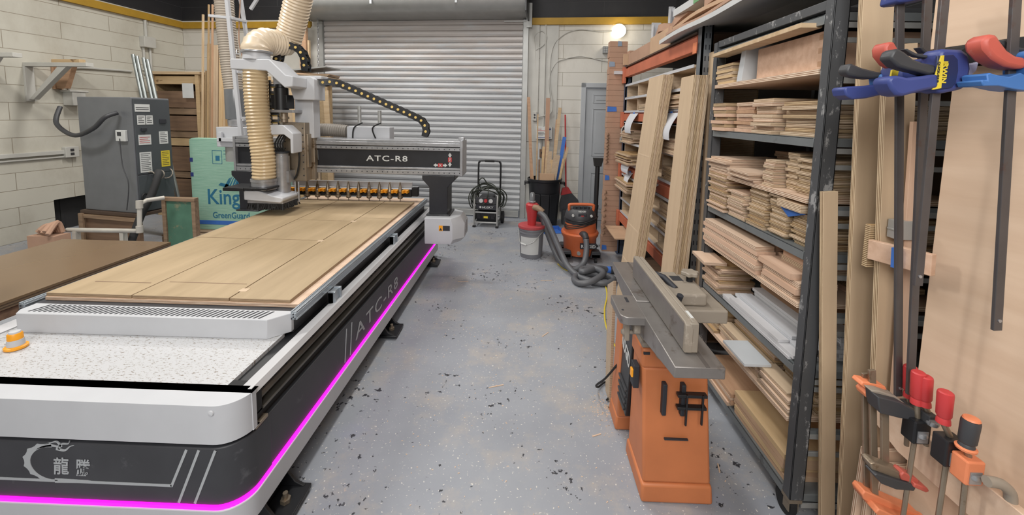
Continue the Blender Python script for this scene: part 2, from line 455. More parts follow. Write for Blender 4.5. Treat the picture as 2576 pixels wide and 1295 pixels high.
struct('trim_1', MB().box(-5.75, -3.44, -.045, 0, 2.93, 3.03), 'yellow_band', smooth=False)
struct('trim_2', MB().box(.03, 2.14, -.045, 0, 2.95, 3.05), 'yellow_band', smooth=False)
struct('trim_3', MB().box(-5.75, -5.70, -8.5, -.045, 2.935, 3.035), 'yellow_band', smooth=False)
tr = MB().box(2.11, 2.16, -2.4, 6.1, 2.9, 3.0).build('trim_4', 'yellow_band', smooth=False); tr['kind'] = 'structure'
struct('trim_5', MB().box(.03, .215, -.03, 0, 1.2, 2.95).box(.03, .215, -.035, 0, 0, 1.195), 'wallpost', bevel=.003, smooth=False)
struct('trim_6', MB().box(.225, .50, -.018, 0, 0, 2.95), 'wallpost', bevel=.002, smooth=False)
struct('trim_7', MB().box(-3.62, -3.3, -.03, 0, 0, 2.95).box(-3.95, -3.63, -.02, 0, 0, 2.93), 'wallpost', bevel=.003, smooth=False)

# ---- roller door
d1 = thing('door_1', None, None); room(d1); d1['kind'] = 'structure'
mb = MB(); prof = []; z = .10; k = 0; pitch = .0865
while z < 3.12:
    prof += [(-.010, z), (-.030, z+pitch*.10), (-.040, z+pitch*.45), (-.034, z+pitch*.82), (-.012, z+pitch*.90)]
    z += pitch
prof = [(y, zz) for y, zz in prof]
vs = []; fs = []
for i, (y, zz) in enumerate(prof): vs += [(-3.24, y, zz), (-.03, y, zz), (-.03, y+.012, zz), (-3.24, y+.012, zz)]
for i in range(len(prof)-1):
    a = i*4; fs += [(a, a+1, a+5, a+4), (a+2, a+3, a+7, a+6), (a+1, a+2, a+6, a+5), (a+3, a, a+4, a+7)]
mb.add(vs, fs); c = mb.build('slat_curtain', 'slat', d1, smooth=False)
MB().box(-3.22, -.05, -.055, -.012, .012, .105).box(-3.22, -.05, -.075, -.055, .012, .03).build('bottom_bar', 'hood', d1, bevel=.004)
for x0 in (-3.3, -.035): MB().box(x0, x0+.085, -.07, -.052, 0, 3.02).box(x0+(.07 if x0 < -1 else 0), x0+(.085 if x0 < -1 else .015), -.07, 0, 0, 3.02).box(x0, x0+.085, -.012, 0, 0, 3.02).build('guide_rail', 'hood', d1, bevel=.002)
p = []
for k in range(15): a = PI*.5+PI*k/14; p.append((-.32+.24*math.cos(a), 3.28+.22*math.sin(a)))
p = [(-.02, 3.5)]+p+[(-.02, 3.03)]
hood = MB().prism(p, 'x', -3.42, .04).build('hood', 'hood', d1)
mbs = MB()
for xx in (-2.2, -.95): mbs.box(xx, xx+.03, -.565, -.555, 3.15, 3.34)
mbs.build('strap', 'whiteboard', hood)
for x0 in (-3.5, .04): MB().prism([(-.62, 3.02), (0, 2.98), (0, 3.6), (-.62, 3.56)], 'x', x0, x0+.02).build('end_bracket', 'black_metal', d1)
MB().box(-.32, .02, -.09, -.075, 2.985, 3.0).box(.02, .1, -.11, -.05, 2.9, 3.25).build('latch_bar', 'hood', d1)
mb = MB()
for i in range(46):
    zz = 3.3-.045*i; u = -3.46+.0032*i
    q = [(u+(.012*math.cos(a) if i % 2 else 0), -.20+(0 if i % 2 else .012*math.cos(a)), zz+.03*math.sin(a)) for a in [2*PI*j/8 for j in range(8)]]
    mb.tube(q, .0035, 5, closed=True)
    q = [(u+.22-.004*i+(.012*math.cos(a) if i % 2 else 0), -.16+(0 if i % 2 else .012*math.cos(a)), zz+.03*math.sin(a)) for a in [2*PI*j/8 for j in range(8)]]
    mb.tube(q, .0035, 5, closed=True)
ch = mb.build('hoist_chain', 'steel'); room(ch); tag(ch, 'steel pull chain hanging in a loop at the left edge of the roller door', 'chain')

# ---- man door
d2 = thing('door_2', None, None); room(d2); d2['kind'] = 'structure'
MB().box(.86, .93, -.03, .05, 0, 2.1).box(1.84, 1.91, -.03, .05, 0, 2.1).box(.86, 1.91, -.03, .05, 2.03, 2.1).build('door_frame', 'doorwhite', d2, bevel=.004)
MB().box(.935, 1.835, .01, .05, .01, 2.02).build('door_leaf', 'doorwhite', d2, smooth=False)
for (a, b) in ((.14, .75), (1.0, 1.72), (1.80, 1.93)):
    for x0 in (1.04, 1.45):
        m = MB().box(x0, x0+.3, .002, .01, a, a+.012).box(x0, x0+.3, .002, .01, b-.012, b).box(x0, x0+.012, .002, .01, a, b).box(x0+.288, x0+.3, .002, .01, a, b).box(x0+.045, x0+.255, .003, .01, a+.045, b-.045)
        m.build('raised_panel', 'doorwhite', d2, bevel=.003)
MB().box(.985, 1.075, .012, .02, 2.01, 2.022).build('door_shadow_strip', 'darkgrey', d2) if False else None

# ---- on the back wall, right of the roller door
def R3(pts): return [rp(*p) for p in pts]
def wire(name, pts, r, mat, label, cat='cable', group=None):
    return tag(MB().tube(catmull(R3(pts), 10), r, 6).build(name, mat), label, cat, group)
wire('wall_cable', [(.19, -.025, 1.66), (.17, -.025, 2.2), (.15, -.03, 2.62), (.14, -.03, 2.78), (.24, -.03, 2.86), (.32, -.03, 2.78), (.28, -.03, 2.66), (.16, -.035, 2.58)], .006, 'wallpost', 'white cable looped in a ring near the top of the jamb board')
wire('wall_cable', [(.43, -.03, 1.82), (.38, -.03, 2.15), (.41, -.03, 2.6), (.56, -.015, 2.8), (.8, -.015, 2.88), (1.1, -.015, 2.85), (1.33, -.02, 2.86)], .006, 'wallpost', 'white cable arching up the wall to the round lamp')
wire('wall_cable', [(.40, -.03, 1.83), (.37, -.03, 2.15), (.46, -.02, 2.38), (.6, -.015, 2.45), (.85, -.015, 2.49), (1.2, -.015, 2.42), (1.5, -.015, 2.40)], .006, 'wallpost', 'lower white cable arching across the blocks behind the cardboard column')
wire('wall_cable', [(.21, -.05, 1.58), (.3, -.05, 1.6), (.42, -.04, 1.65), (.43, -.035, 1.85)], .008, 'wallpost', 'short white cable curving from the small wall box behind a brown board')
def conduit(pts, r=.011, mat='wallpost'):
    return MB().tube(R3(pts), r, 8)
tag(conduit([(.305, -.03, 1.44), (.305, -.03, 2.95)]).build('conduit', 'wallpost'), 'thin straight conduit running up the jamb board above the paper sign', 'conduit')
tag(conduit([(.285, -.03, 1.09), (.285, -.03, 1.24)]).build('conduit', 'hood'), 'short grey conduit between the paper sign and the light switch', 'conduit')
ob = thing('outlet_box', 'small cream outlet box beside the left side of the paper sign wires', 'outlet box', (0, 0, 0))
w_ = MB(); [w_.v.append(rp(*v)) for v in MB().box(.14, .2, -.07, -.02, 1.52, 1.66).v]; w_.f = MB().box(0, 1, 0, 1, 0, 1).f; w_.mi = [0]*6
w_.build('box', 'wallpost', ob, bevel=.004)
RMB = lambda m: (setattr(m, 'v', [RM @ v for v in m.v]), m)[1]
RMB(MB().cyl((.17, -.071, 1.61), (.17, -.075, 1.61), .014, 10).cyl((.17, -.071, 1.57), (.17, -.075, 1.57), .014, 10)).build('socket', 'ink', ob)
sg = thing('paper_sign', 'small white printed notice box mounted above the light switch', 'sign', rp(.32, -.05, 1.34), TH)
MB().box(-.12, .12, -.03, .03, -.095, .095).build('panel', 'labelwhite', sg, bevel=.004)
for i, (zz, w0, m_) in enumerate(((.055, .06, 'redink'), (.03, .16, 'redink'), (.0, .1, 'ink'), (-.018, .12, 'ink'), (-.036, .09, 'ink'))):
    MB().box(-.1, -.1+w0, -.032, -.03, zz, zz+.006).build('printed_line', m_, sg)
MB().box(.05, .1, -.032, -.03, .045, .07).box(-.1, .1, -.032, -.03, -.075, -.068).build('printed_block', 'irwin_blue', sg)
sw = thing('light_switch', 'brown metal light switch box beneath the white notice', 'switch', rp(.285, -.04, 1.03), TH)
MB().box(-.035, .035, -.025, .022, -.06, .06).build('box', 'darkwood', sw, bevel=.004)
MB().box(-.006, .006, -.04, -.025, -.006, .02).build('toggle', 'ink', sw)
lp = thing('wall_lamp', 'lit round white lamp high on the back wall', 'lamp', rp(1.37, -.03, 2.85), TH)
MB().lathe([(.09, 0), (.09, .03), (.1, .035), (.1, .03)], (0, 0, 0), 24, Matrix.Rotation(PI/2, 4, 'X')).build('base', 'white', lp)
MB().lathe([(.085, 0), (.082, .04), (.065, .08), (.035, .1), (0, .108)], (0, 0, .0), 24, Matrix.Rotation(PI/2, 4, 'X')).build('bulb', 'lampglass', lp)
ld = bpy.data.lights.new('wall_lamp_light', 'POINT'); ld.energy = 2.5; ld.color = (1, .9, .75); ld.shadow_soft_size = .08
lo = bpy.data.objects.new('wall_lamp_light', ld); COL.objects.link(lo); lo.location = rp(1.37, -.22, 2.82)
vt = thing('sensor_box', 'small dark wire-fronted box on the wall left of the cardboard column', 'sensor box', rp(1.2, -.03, 2.58), TH)
MB().box(-.05, .06, -.05, .03, -.05, .05).build('body', 'hood', vt, bevel=.004)
mb = MB()
for i in range(4): mb.box(-.04+.025*i, -.036+.025*i, -.056, -.05, -.045, .045); mb.box(-.045, .055, -.056, -.05, -.036+.024*i, -.032+.024*i)
mb.build('wire_guard', 'darkgrey', vt)

# ================================================================ left wall
bk = thing('shelf_bracket', 'white wooden shelf bracket with a diagonal brace, jutting from the left wall', 'bracket', rp(-5.75, -2.1, 2.1), TH)
MB().box(0, .86, -.04, .04, -.03, .015).build('arm', 'wallpost', bk, bevel=.003)
MB().box(0, .03, -.045, .045, -.44, -.03).build('back_plate', 'wallpost', bk, bevel=.003)
MB().prism([(.03, -.42), (.09, -.42), (.58, -.03), (.46, -.03)], 'y', -.03, .03).build('brace', 'wallpost', bk, bevel=.003)
bk = thing('shelf_bracket', 'second white bracket arm cut off by the left edge of the picture', 'bracket', rp(-5.75, -2.6, 2.14), TH)
MB().box(0, .64, -.04, .04, -.03, .015).build('arm', 'wallpost', bk, bevel=.003)
MB().prism([(.0, -.42), (.07, -.42), (.42, -.03), (.3, -.03)], 'y', -.03, .03).build('brace', 'wallpost', bk, bevel=.003)
bk = thing('shelf_bracket', 'bare brown wood bracket behind the white one, under the conduit', 'bracket', rp(-5.75, -1.82, 2.16), TH)
MB().box(0, .4, -.035, .035, -.02, .03).build('arm', 'pine', bk, bevel=.003)
MB().box(0, .03, -.05, .05, -.34, -.02).build('back_plate', 'redwood', bk, bevel=.003)
MB().prism([(.03, -.33), (.16, -.33), (.3, -.02), (.03, -.02)], 'y', -.03, .03).build('gusset', 'redwood', bk, bevel=.003)
cd = thing('conduit', 'painted conduit running along the left wall and bending down to the disconnect box', 'conduit', rp(-5.75, -1.7, 1.8), TH)
RC = RMB
RC(MB().tube(catmull([(-5.73, -1.70, 1.79), (-5.73, -1.70, 1.98), (-5.73, -1.68, 2.08), (-5.73, -1.58, 2.115), (-5.73, -1.4, 2.125), (-5.73, -.9, 2.14)], 8), .016, 8)).build('pipe', 'wallpost', cd, world=True)
RC(MB().box(-5.75, -5.60, -1.77, -1.62, 1.62, 1.81).box(-5.75, -5.59, -1.8, -1.59, 1.79, 1.815)).build('disconnect_box', 'wallpost', cd, world=True, bevel=.006)
cj = thing('junction_box', 'painted junction box with pipes high on the left wall near the corner', 'junction box', rp(-5.7, -.65, 2.6), TH)
RC(MB().box(-5.75, -5.66, -.74, -.56, 2.52, 2.68)).build('box', 'wallpost', cj, world=True, bevel=.006)
RC(MB().tube([(-5.73, -.65, 2.68), (-5.73, -.65, 2.93)], .02, 8)).build('pipe', 'wallpost', cj, world=True)
RC(MB().tube(catmull([(-5.73, -.70, 2.52), (-5.73, -.70, 2.25), (-5.73, -.72, 2.17)], 6), .016, 8)).build('pipe', 'wallpost', cj, world=True)
RC(MB().tube(catmull([(-5.73, -.60, 2.52), (-5.73, -.60, 2.28), (-5.73, -.62, 2.17), (-5.73, -.72, 2.12)], 6), .016, 8)).build('pipe', 'wallpost', cj, world=True)
rw = thing('wall_raceway', 'long painted raceway ending in a duplex outlet on the left wall', 'raceway', rp(-5.75, -1.8, 1.0), TH)
RC(MB().box(-5.75, -5.71, -3.4, -1.82, 1.0, 1.05).box(-5.75, -5.725, -3.4, -1.75, .955, .975)).build('channel', 'wallpost', rw, world=True, bevel=.004)
RC(MB().box(-5.75, -5.69, -1.83, -1.68, .955, 1.09)).build('outlet_box', 'wallpost', rw, world=True, bevel=.005)
RC(MB().box(-5.69, -5.684, -1.78, -1.74, 1.035, 1.065).box(-5.69, -5.684, -1.78, -1.74, .985, 1.015)).build('socket', 'darkgrey', rw, world=True, bevel=.002)
hp = RC(MB().box(-5.94, -5.9, -2.0, -1.15, .0, .5).box(-5.9, -5.89, -1.8, -1.76, .05, .4)).build('insulation_sheet', 'insul'); tag(hp, 'dark insulation panel inside the cut-out low in the left wall', 'panel')

# ---- air handler
ac = thing('air_handler', 'tall slate grey air handler cabinet covered in rating labels', 'air handler', (-4.88, 4.41, .465), R(-10))
W0, D0, H0 = .74, .40, 1.25
MB().box(0, W0, 0, D0, 0, H0).build('cabinet', 'acgrey', ac, bevel=.008)
MB().box(W0, W0+.012, .015, D0-.01, .42, H0-.015).build('upper_panel', 'acdark', ac, bevel=.003)
MB().box(W0, W0+.012, .015, D0-.01, .01, .41).build('lower_panel', 'acdark', ac, bevel=.003)
X = W0+.0125
for (y0, y1, z0, z1, m_) in ((.03, .22, 1.10, 1.18, 'labelwhite'), (.05, .15, .96, 1.06, 'labelwhite'), (.16, .25, .96, 1.06, 'labelwhite'),
                            (.05, .21, .74, .85, 'labelwhite'), (.05, .20, .44, .66, 'labelwhite'), (.32, .44, .74, .88, 'labelwhite'), (.33, .45, .48, .66, 'yellow')):
    y0 *= .8; y1 *= .8
    lb = MB().box(X, X+.002, y0, y1, z0, z1).build('rating_label', m_, ac)
    mb = MB(); n_ = int((z1-z0)/.02)
    for i in range(1, n_): mb.box(X+.002, X+.003, y0+.01, y1-.012-.02*(i % 3 == 0), z0+.02*i, z0+.02*i+.005)
    mb.build('printed_line', 'redink' if m_ != 'yellow' and z0 == .74 and y0 < .1 else 'ink', lb)
MB().box(X, X+.01, .27, .34, .97, 1.02).build('breaker_window', 'ink', ac, bevel=.003)
MB().box(X, X+.02, .07, .12, .89, .925).build('latch', 'ink', ac, bevel=.004)
for zz in (.08, .17): MB().tube([(X+.012, .06+.03*math.cos(a), zz+.04*math.sin(a)) for a in [2*PI*i/16 for i in range(16)]], .008, 6, closed=True).build('grommet', 'rubber', ac)
tb = MB().box(W0-.20, W0-.07, -.03, 0, .78, .90).build('control_box', 'labelwhite', ac, bevel=.006)
MB().box(W0-.17, W0-.12, -.033, -.03, .84, .88).build('dial', 'darkgrey', tb)
pts = catmull([(-5.20, 4.52, 1.60), (-5.12, 4.40, 1.42), (-4.8, 4.28, 1.30), (-4.5, 4.20, 1.38), (-4.36, 4.20, 1.50), (-4.30, 4.28, 1.55)], 10)
mb = MB(); Q = resample(pts, .012); mb.tube(Q, [.022*(1.06 if i % 2 else .98) for i in range(len(Q))], 10)
tag(mb.build('flexible_conduit', 'darkgrey'), 'dark flexible conduit sagging across the front of the air handler', 'conduit')
tag(MB().tube(catmull([(-4.24, 4.22, 1.28), (-4.22, 4.21, 1.0), (-4.16, 4.20, .8), (-4.2, 4.2, .52)], 8), .005, 6).build('thermostat_wire', 'darkgrey'), 'thin dark wire running down the front of the air handler', 'wire')
# pipe bundle, stand and drain
pl = thing('refrigerant_pipe', 'black insulated pipe with a coil of bare copper, arching down from the air handler', 'pipe', (-4.0, 4.4, .9))
MB().tube(catmull([(-4.08, 4.46, .84), (-4.03, 4.42, .90), (-3.98, 4.36, .87), (-3.98, 4.28, .70), (-4.04, 4.18, .45), (-4.1, 4.08, .1), (-4.1, 4.08, .0)], 8), .035, 10).build('insulation', 'insul', pl, world=True)
MB().tube([(-4.08+.07*math.cos(a)*(1-.01*i), 4.36+.01*i, .86+.05*math.sin(a)) for i, a in enumerate([PI*j/6 for j in range(30)])], .006, 6).build('copper_coil', 'castgrey', pl, world=True)
st = thing('air_handler_stand', 'wooden box stand with stained boards carrying the air handler', 'stand', (-4.88, 4.41, 0), R(-10))
MB().box(-.02, W0+.02, -.02, .02, .03, .43).build('front_board', 'darkwood', st, bevel=.003)
MB().box(-.03, W0+.03, -.035, D0+.03, .43, .464).build('top_board', 'darkboard', st, bevel=.003)
MB().box(-.02, .02, -.04, .45, 0, .43).build('side_board', 'palletwood', st, bevel=.003)
MB().box(-.03, .03, -.06, -.036, 0, .43).build('corner_post', 'palletwood', st, bevel=.003)
MB().box(-.03, W0+.02, -.05, -.02, .38, .42).build('rail', 'palletwood', st, bevel=.003)
gb = thing('green_stained_board', 'plywood board with green paint, framed in wood, below the air handler labels', 'board', (-3.93, 4.30, 0), R(-2))
MB().box(.02, .36, .04, .055, .02, .60).build('panel', 'foam' if False else 'greenpaint', gb, bevel=.002)
MB().box(0, .38, .02, .08, .60, .64).box(.34, .38, .02, .08, 0, .60).box(0, .04, .02, .08, 0, .60).build('frame', 'palletwood', gb, bevel=.003)
dp = MB().tube([(-3.82, 4.24, .655), (-3.90, 4.12, .65), (-3.92, 4.06, .62), (-3.92, 4.04, .37), (-3.95, 4.03, .35), (-4.70, 4.05, .335)], .022, 10)
dp.cyl((-3.92, 4.055, .58), (-3.92, 4.06, .66), .03, 10).cyl((-3.92, 4.04, .33), (-3.92, 4.04, .40), .03, 10)
for xx in (-4.1, -4.6): dp.box(xx-.02, xx+.02, 4.02, 4.07, 0, .325)
tag(dp.build('drain_pipe', 'pvc'), 'white plastic drain pipe bending along the floor in front of the stand', 'pipe')
rg = MB(); 
for i in range(5): rg.tube(catmull([(-4.86+.05*i, 3.92-.02*i, .345+.02*(i % 2)), (-4.81+.03*i, 3.96, .40+.01*i), (-4.76+.02*i, 3.99, .33)], 5), .022, 7)
rg.box(-4.90, -4.62, 3.86, 4.01, 0, .32)
tag(rg.build('rag', 'cardboard'), 'crumpled orange-brown rag bundle at the end of the white drain pipe', 'rag')
# galvanized tubes behind
for i, (x0, x1) in enumerate(((-5.16, -4.40), (-5.11, -4.34), (-5.02, -4.27), (-4.97, -4.20))):
    t = MB().tube([(x1, 4.95, 0.02), (x0, 5.4, 2.30-.02*i)], .021, 10, cap=False).tube([(x0, 5.4, 2.30-.02*i), (x1, 4.95, 0.02)], .017, 10, cap=False)
    tag(t.build('steel_tube', 'galv'), 'galvanized steel tube standing in the bundle behind the air handler', 'tube', 'galvanized tubes behind the air handler')
# crate-like wooden shelving
cr = thing('wooden_crate', 'large open wooden crate of plywood slats standing beyond the air handler', 'crate', rp(-5.45, -.9, 0), TH)
MB().box(0, .06, 0, .5, 0, 2.1).build('post', 'pine', cr, bevel=.003)
MB().box(.74, .80, 0, .5, 0, 2.1).build('post', 'pine', cr, bevel=.003)
MB().box(-.03, .84, -.02, .52, 2.1, 2.14).build('top', 'oak', cr, bevel=.003)
MB().box(0.02, .8, .48, .5, 0, 2.1).build('back_panel', 'darkboard', cr)
for (a, b, m_) in ((1.96, 2.08, 'pine'), (1.62, 1.86, 'darkwood'), (1.52, 1.61, 'palletwood'), (1.28, 1.50, 'darkwood'), (1.18, 1.27, 'palletwood'), (1.06, 1.17, 'pine'), (.68, 1.04, 'darkwood'), (.58, .67, 'palletwood'), (.2, .56, 'darkwood')):
    MB().box(.06, .80, .02+.01*(a % .02 > .01), .05, a, b).build('slat', m_, cr, bevel=.003)
tag(RMB(MB().box(-4.86, -4.69, -.96, -.95, 1.76, 1.97)).build('paper_card', 'paper'), 'blank white card fixed to the wooden crate', 'card')
# standing lumber by the crate
random.seed(3)
lum = [(-5.06, .07, 2.62, 'oak'), (-4.97, .10, 2.60, 'ply_light'), (-4.88, .035, 2.60, 'ply_light'), (-4.84, .05, 2.58, 'pine'), (-4.79, .03, 2.56, 'oak'), (-4.74, .06, 2.4, 'ply_dark'), (-4.67, .04, 2.5, 'oak'),
       (-5.15, .02, 2.2, 'pine'), (-5.11, .025, 3.05, 'oak'), (-5.19, .018, 1.9, 'redwood'), (-5.0, .018, 3.2, 'ply_dark'), (-4.93, .02, 3.2, 'redwood')]
lab = ['wide', 'broad pale', 'narrow', 'pine', 'slim', 'brown', 'tall', 'thin', 'very tall thin', 'short thin reddish', 'dark tall', 'reddish tall']
for i, (u, w, h, m_) in enumerate(lum):
    u = -4.60+(u+5.19)*.82; h = 1.6+(h-1.6)*.93
    o = MB().box(0, h, -w/2, w/2, -.01, .01).build('lumber_board', m_, bevel=.001, smooth=False)
    o.matrix_world = RM @ Matrix.Translation((u, -.30-.01*i, 0)) @ Matrix.Rotation(R(-4), 4, 'X') @ Matrix.Rotation(-PI/2, 4, 'Y') @ Matrix.Rotation(PI/2, 4, 'X') if False else RM @ Matrix.Translation((u, (-1.02+.02*(i % 3)) if i not in (8, 10, 11) else -1.09, 0.003)) @ Matrix.Rotation(R(-4), 4, 'X') @ Matrix(((0, 1, 0, 0), (0, 0, 1, 0), (1, 0, 0, 0), (0, 0, 0, 1)))
    tag(o, '%s lumber board standing on end in the bundle right of the wooden crate' % lab[i], 'board', 'lumber standing by the crate')
# foam insulation board on a pallet
pa = thing('wooden_pallet', 'low weathered pallet under the green foam boards', 'pallet', (-4.22, 4.62, 0), 0)
for x0 in (0, .6, 1.25): MB().box(x0, x0+.06, 0, .8, .02, .10).build('stringer', 'palletwood', pa, bevel=.003)
for i in range(5): MB().box(-.02, 1.35, .02+.16*i, .12+.16*i, .10, .122).build('deck_board', 'palletwood', pa, bevel=.002)
for i in range(3): MB().box(-.02, 1.35, .0+.33*i, .1+.33*i, 0, .02).build('bottom_board', 'palletwood', pa, bevel=.002)
fb = thing('foam_board_stack', 'pale green foam insulation sheets with blue lettering, standing on the pallet', 'insulation board', (-4.06, 4.9, .123), 0)
MB().prism(rrect(0, 1.24, 0, 1.13, (.01, .01, .03, .04), 4), 'y', 0, .1).build('sheet', 'foam', fb, bevel=.003)
MB().box(.0, 1.24, -.002, 0, .065, .115).build('blue_stripe', 'tape_blue', fb)
for zz in (.66, .84): MB().box(-.002, .035, -.003, 0, zz, zz+.05).build('blue_mark', 'irwin_blue', fb)
text('Kingspan', (.20, -.0005, .26), (1, 0, 0), (0, 0, 1), .80, .25, 'printblue', 'lettering', fb, world=False, bold=.012)
text('GreenGuard', (.25, -.0005, .145), (1, 0, 0), (0, 0, 1), .46, .08, 'printblue', 'lettering', fb, world=False, bold=.015)
mb = MB()
for i in range(9):
    a = .3+i*.28
    mb.prism([(.40+.03*i, .52+.02*math.sin(i*1.3)), (.43+.03*i, .53+.02*math.sin(i)), (.50+.026*i, .66+.03*math.sin(i)), (.47+.026*i, .64)], 'y', -.0025, -.0005)
mb.prism([(.34, .56), (.37, .59), (.46, .57), (.54, .50), (.52, .49), (.44, .53)], 'y', -.0025, -.0005)
mb.build('printed_emblem', 'printblue', fb)
mb = MB()
for a in ((.28, .98, .4, .985), (.28, .82, .4, .825), (.28, .82, .285, .985), (.395, .82, .4, .985), (.42, .98, .5, .985), (.42, .88, .5, .885), (.42, .94, .5, .945), (.32, .86, .37, .92)):
    mb.box(a[0], a[2], -.0025, -.0005, a[1], a[3])
mb.build('printed_icon', 'printblue', fb)
# brown sheet stack on a table
tbx = thing('sheet_table', 'dark work table hidden beneath the stack of brown sheets', 'table', (-2.85, 1.7, 0))
MB().box(-.38, .38, -1.5, 1.0, .58, .63).build('top', 'darkwood', tbx, bevel=.003)
for sx in (-.34, .34):
    for yy in (-1.4, .95): MB().box(sx-.03, sx+.03, yy-.03, yy+.03, 0, .58).build('leg', 'darkwood', tbx)
for i in range(3):
    o = MB().box(-.38-.005*i, .38+.004*i, -1.5, 1.06-.004*i, 0, .014).build('hardboard_sheet', 'hardboard', bevel=.001)
    o.location = (-2.84, 1.7, .631+.0145*i); tag(o, ('bottom brown sheet of the stack on the left table', 'middle brown sheet of the stack on the left table', 'glossy brown sheet on top of the stack left of the machine')[i], 'sheet', 'brown sheets left of the machine')
rl = thing('tape_roll', 'wound roll of brown edging at the left border, standing on the brown sheets', 'roll', (-2.50, 1.76, .675+.078))
mx = Matrix.Rotation(PI/2, 4, 'Y') @ Matrix.Rotation(.5, 4, 'X')
mb = MB(); rings = [(.035, -.02)]
for i in range(8): rings += [(.04+.0048*i*1.0, -.022), (.0425+.0048*i, -.0205)]
rings += [(.078, -.02), (.078, .02), (.035, .02), (.035, -.02)]
mb.lathe(rings, (0, 0, 0), 32, Matrix.Rotation(PI/2, 4, 'X')); mb.build('winding', 'castgrey', rl)
MB().lathe([(.03, -.021), (.034, -.021), (.034, .021), (.03, .021), (.03, -.021)], (0, 0, 0), 24, Matrix.Rotation(PI/2, 4, 'X')).build('core', 'cardboard', rl)
# ================================================================ the router table
cnc = thing('router_table', 'long white and black gantry router table with a glowing magenta strip', 'machine', (-1.65, 1.27, 0))
def cb(mb, name, mat, parent=cnc, **k): return mb.build(name, mat, parent, True, **k)
def tz(mb, k=.017):      # the lower trims run slightly downhill towards the back
    mb.v = [Vector((v.x, v.y, v.z-k*max(0, v.y-1.35))) for v in mb.v]; return mb
XL, XR = -2.37, -.935
cb(tz(MB().prism(rrect(XL, XR, 1.262, 4.52, (.10, .10, .02, .02), 10), 'z', .135, .228)), 'skirt', 'white', bevel=.003)
cb(tz(MB().prism(rrect(XL+.004, XR-.004, 1.266, 4.515, (.10, .10, .02, .02), 10), 'z', .229, .240)), 'light_strip', 'led')
cb(tz(MB().prism(rrect(XL+.009, XR-.009, 1.273, 1.45, (.10, .10, 0, 0), 10), 'z', .240, .452)), 'fascia', 'charcoal', bevel=.004)
cb(tz(MB().prism(rrect(XL+.015, XR-.012, 1.43, 4.505, (0, 0, .02, .02), 4), 'z', .242, .452)), 'side_panel', 'charcoal', bevel=.003)
cb(MB().box(-2.30, -1.05, 1.45, 4.4, .03, .14), 'base_frame', 'black')
cb(MB().prism(rrect(XL+.002, XR-.002, 1.268, 1.341, (.095, .095, 0, 0), 10), 'z', .470, .610), 'front_cover', 'white', bevel=.006)
cb(MB().prism(rrect(XL+.02, XR-.02, 1.29, 1.42, (.09, .09, 0, 0), 10), 'z', .44, .60), 'front_cover_backing', 'rubber')
cb(MB().lathe([(.011, 0), (.009, .004), (0, .006)], (0, 0, 0), 14, Matrix.Translation((-1.03, 1.268, .585)) @ Matrix.Rotation(PI/2, 4, 'X')), 'plug', 'white')
# fascia graphics
mb = MB()
def strk(x0, z0, x1, z1, w=.009):
    y0, y1 = 1.2715, 1.274
    d = Vector((x1-x0, z1-z0)).normalized(); n_ = Vector((-d.y, d.x))*w/2
    mb.prism([(x0-n_.x, z0-n_.y), (x1-n_.x, z1-n_.y), (x1+n_.x, z1+n_.y), (x0+n_.x, z0+n_.y)], 'y', y0, y1)
strk(-2.3, .309, -1.186, .309); strk(-1.187, .306, -1.126, .445); strk(-1.165, .246, -1.083, .445); strk(-1.108, .246, -1.026, .445)
cb(mb, 'fascia_stripe', 'grey_label', smooth=False)
# dragon-like crescent emblem and the two characters
mb = MB(); N = 26; oc = (-1.60, .375)
outer = []; inner = []
for i in range(N+1):
    t = i/N; a = R(72+205*t); w = .004+.017*math.sin(PI*min(1, t*1.15))
    ro = .078; outer.append((oc[0]+(ro+w+(.006 if i % 3 == 0 else 0))*math.cos(a)*1.05, oc[1]+(ro+w+(.006 if i % 3 == 0 else 0))*math.sin(a)*.80)); inner.append((oc[0]+ro*math.cos(a)*1.05, oc[1]+ro*math.sin(a)*.80))
for i in range(N): mb.prism([outer[i], outer[i+1], inner[i+1], inner[i]], 'y', 1.2712, 1.274)
mb.prism([(-1.60, .318), (-1.485, .316), (-1.46, .312), (-1.485, .306), (-1.60, .302)], 'y', 1.2712, 1.274)
def ribbon(pts, w):
    P = catmull([(x, 0, z) for x, z in pts], 6)
    for i, (a, b) in enumerate(zip(P, P[1:])):
        t0, t1 = w*(1-i/len(P)), w*(1-(i+1)/len(P)); d = (b-a).normalized(); n_ = Vector((-d.z, 0, d.x))
        q = [a-n_*t0/2, b-n_*t1/2, b+n_*t1/2, a+n_*t0/2]; mb.prism([(p.x, p.z) for p in q], 'y', 1.2712, 1.274)
ribbon([(-1.565, .437), (-1.58, .455), (-1.60, .452), (-1.625, .444)], .008)
ribbon([(-1.575, .428), (-1.565, .447), (-1.54, .450), (-1.535, .462)], .008)
ribbon([(-1.585, .430), (-1.555, .425), (-1.535, .440), (-1.52, .445)], .010)
ribbon([(-1.60, .440), (-1.63, .436), (-1.655, .425)], .010)
cb(mb, 'emblem', 'grey_label', smooth=False)
text('龍', (-1.600, 1.2735, .334), (1, 0, 0), (0, 0, 1), .056, .064, 'grey_label', 'lettering', cnc, bold=.012, shear=.12)
text('騰', (-1.525, 1.2735, .332), (1, 0, 0), (0, 0, 1), .056, .062, 'grey_label', 'lettering', cnc, bold=.012, shear=.12)
# side lettering and stripes
def sideslope(y): return -.017*(y-1.35)
o = text('ATC-R8', (-.946, 2.25, .285), (0, 1, -.017), (0, 0, 1), .80, .085, 'grey_label', 'lettering', cnc, spacing=1.2)
mb = MB()
for y0 in (2.10, 2.17): mb.prism([(y0, .245), (y0+.006, .245), (y0+.035, .42), (y0+.029, .42)], 'x', -.9465, -.9435)
cb(mb, 'side_stripe', 'grey_label', smooth=False)
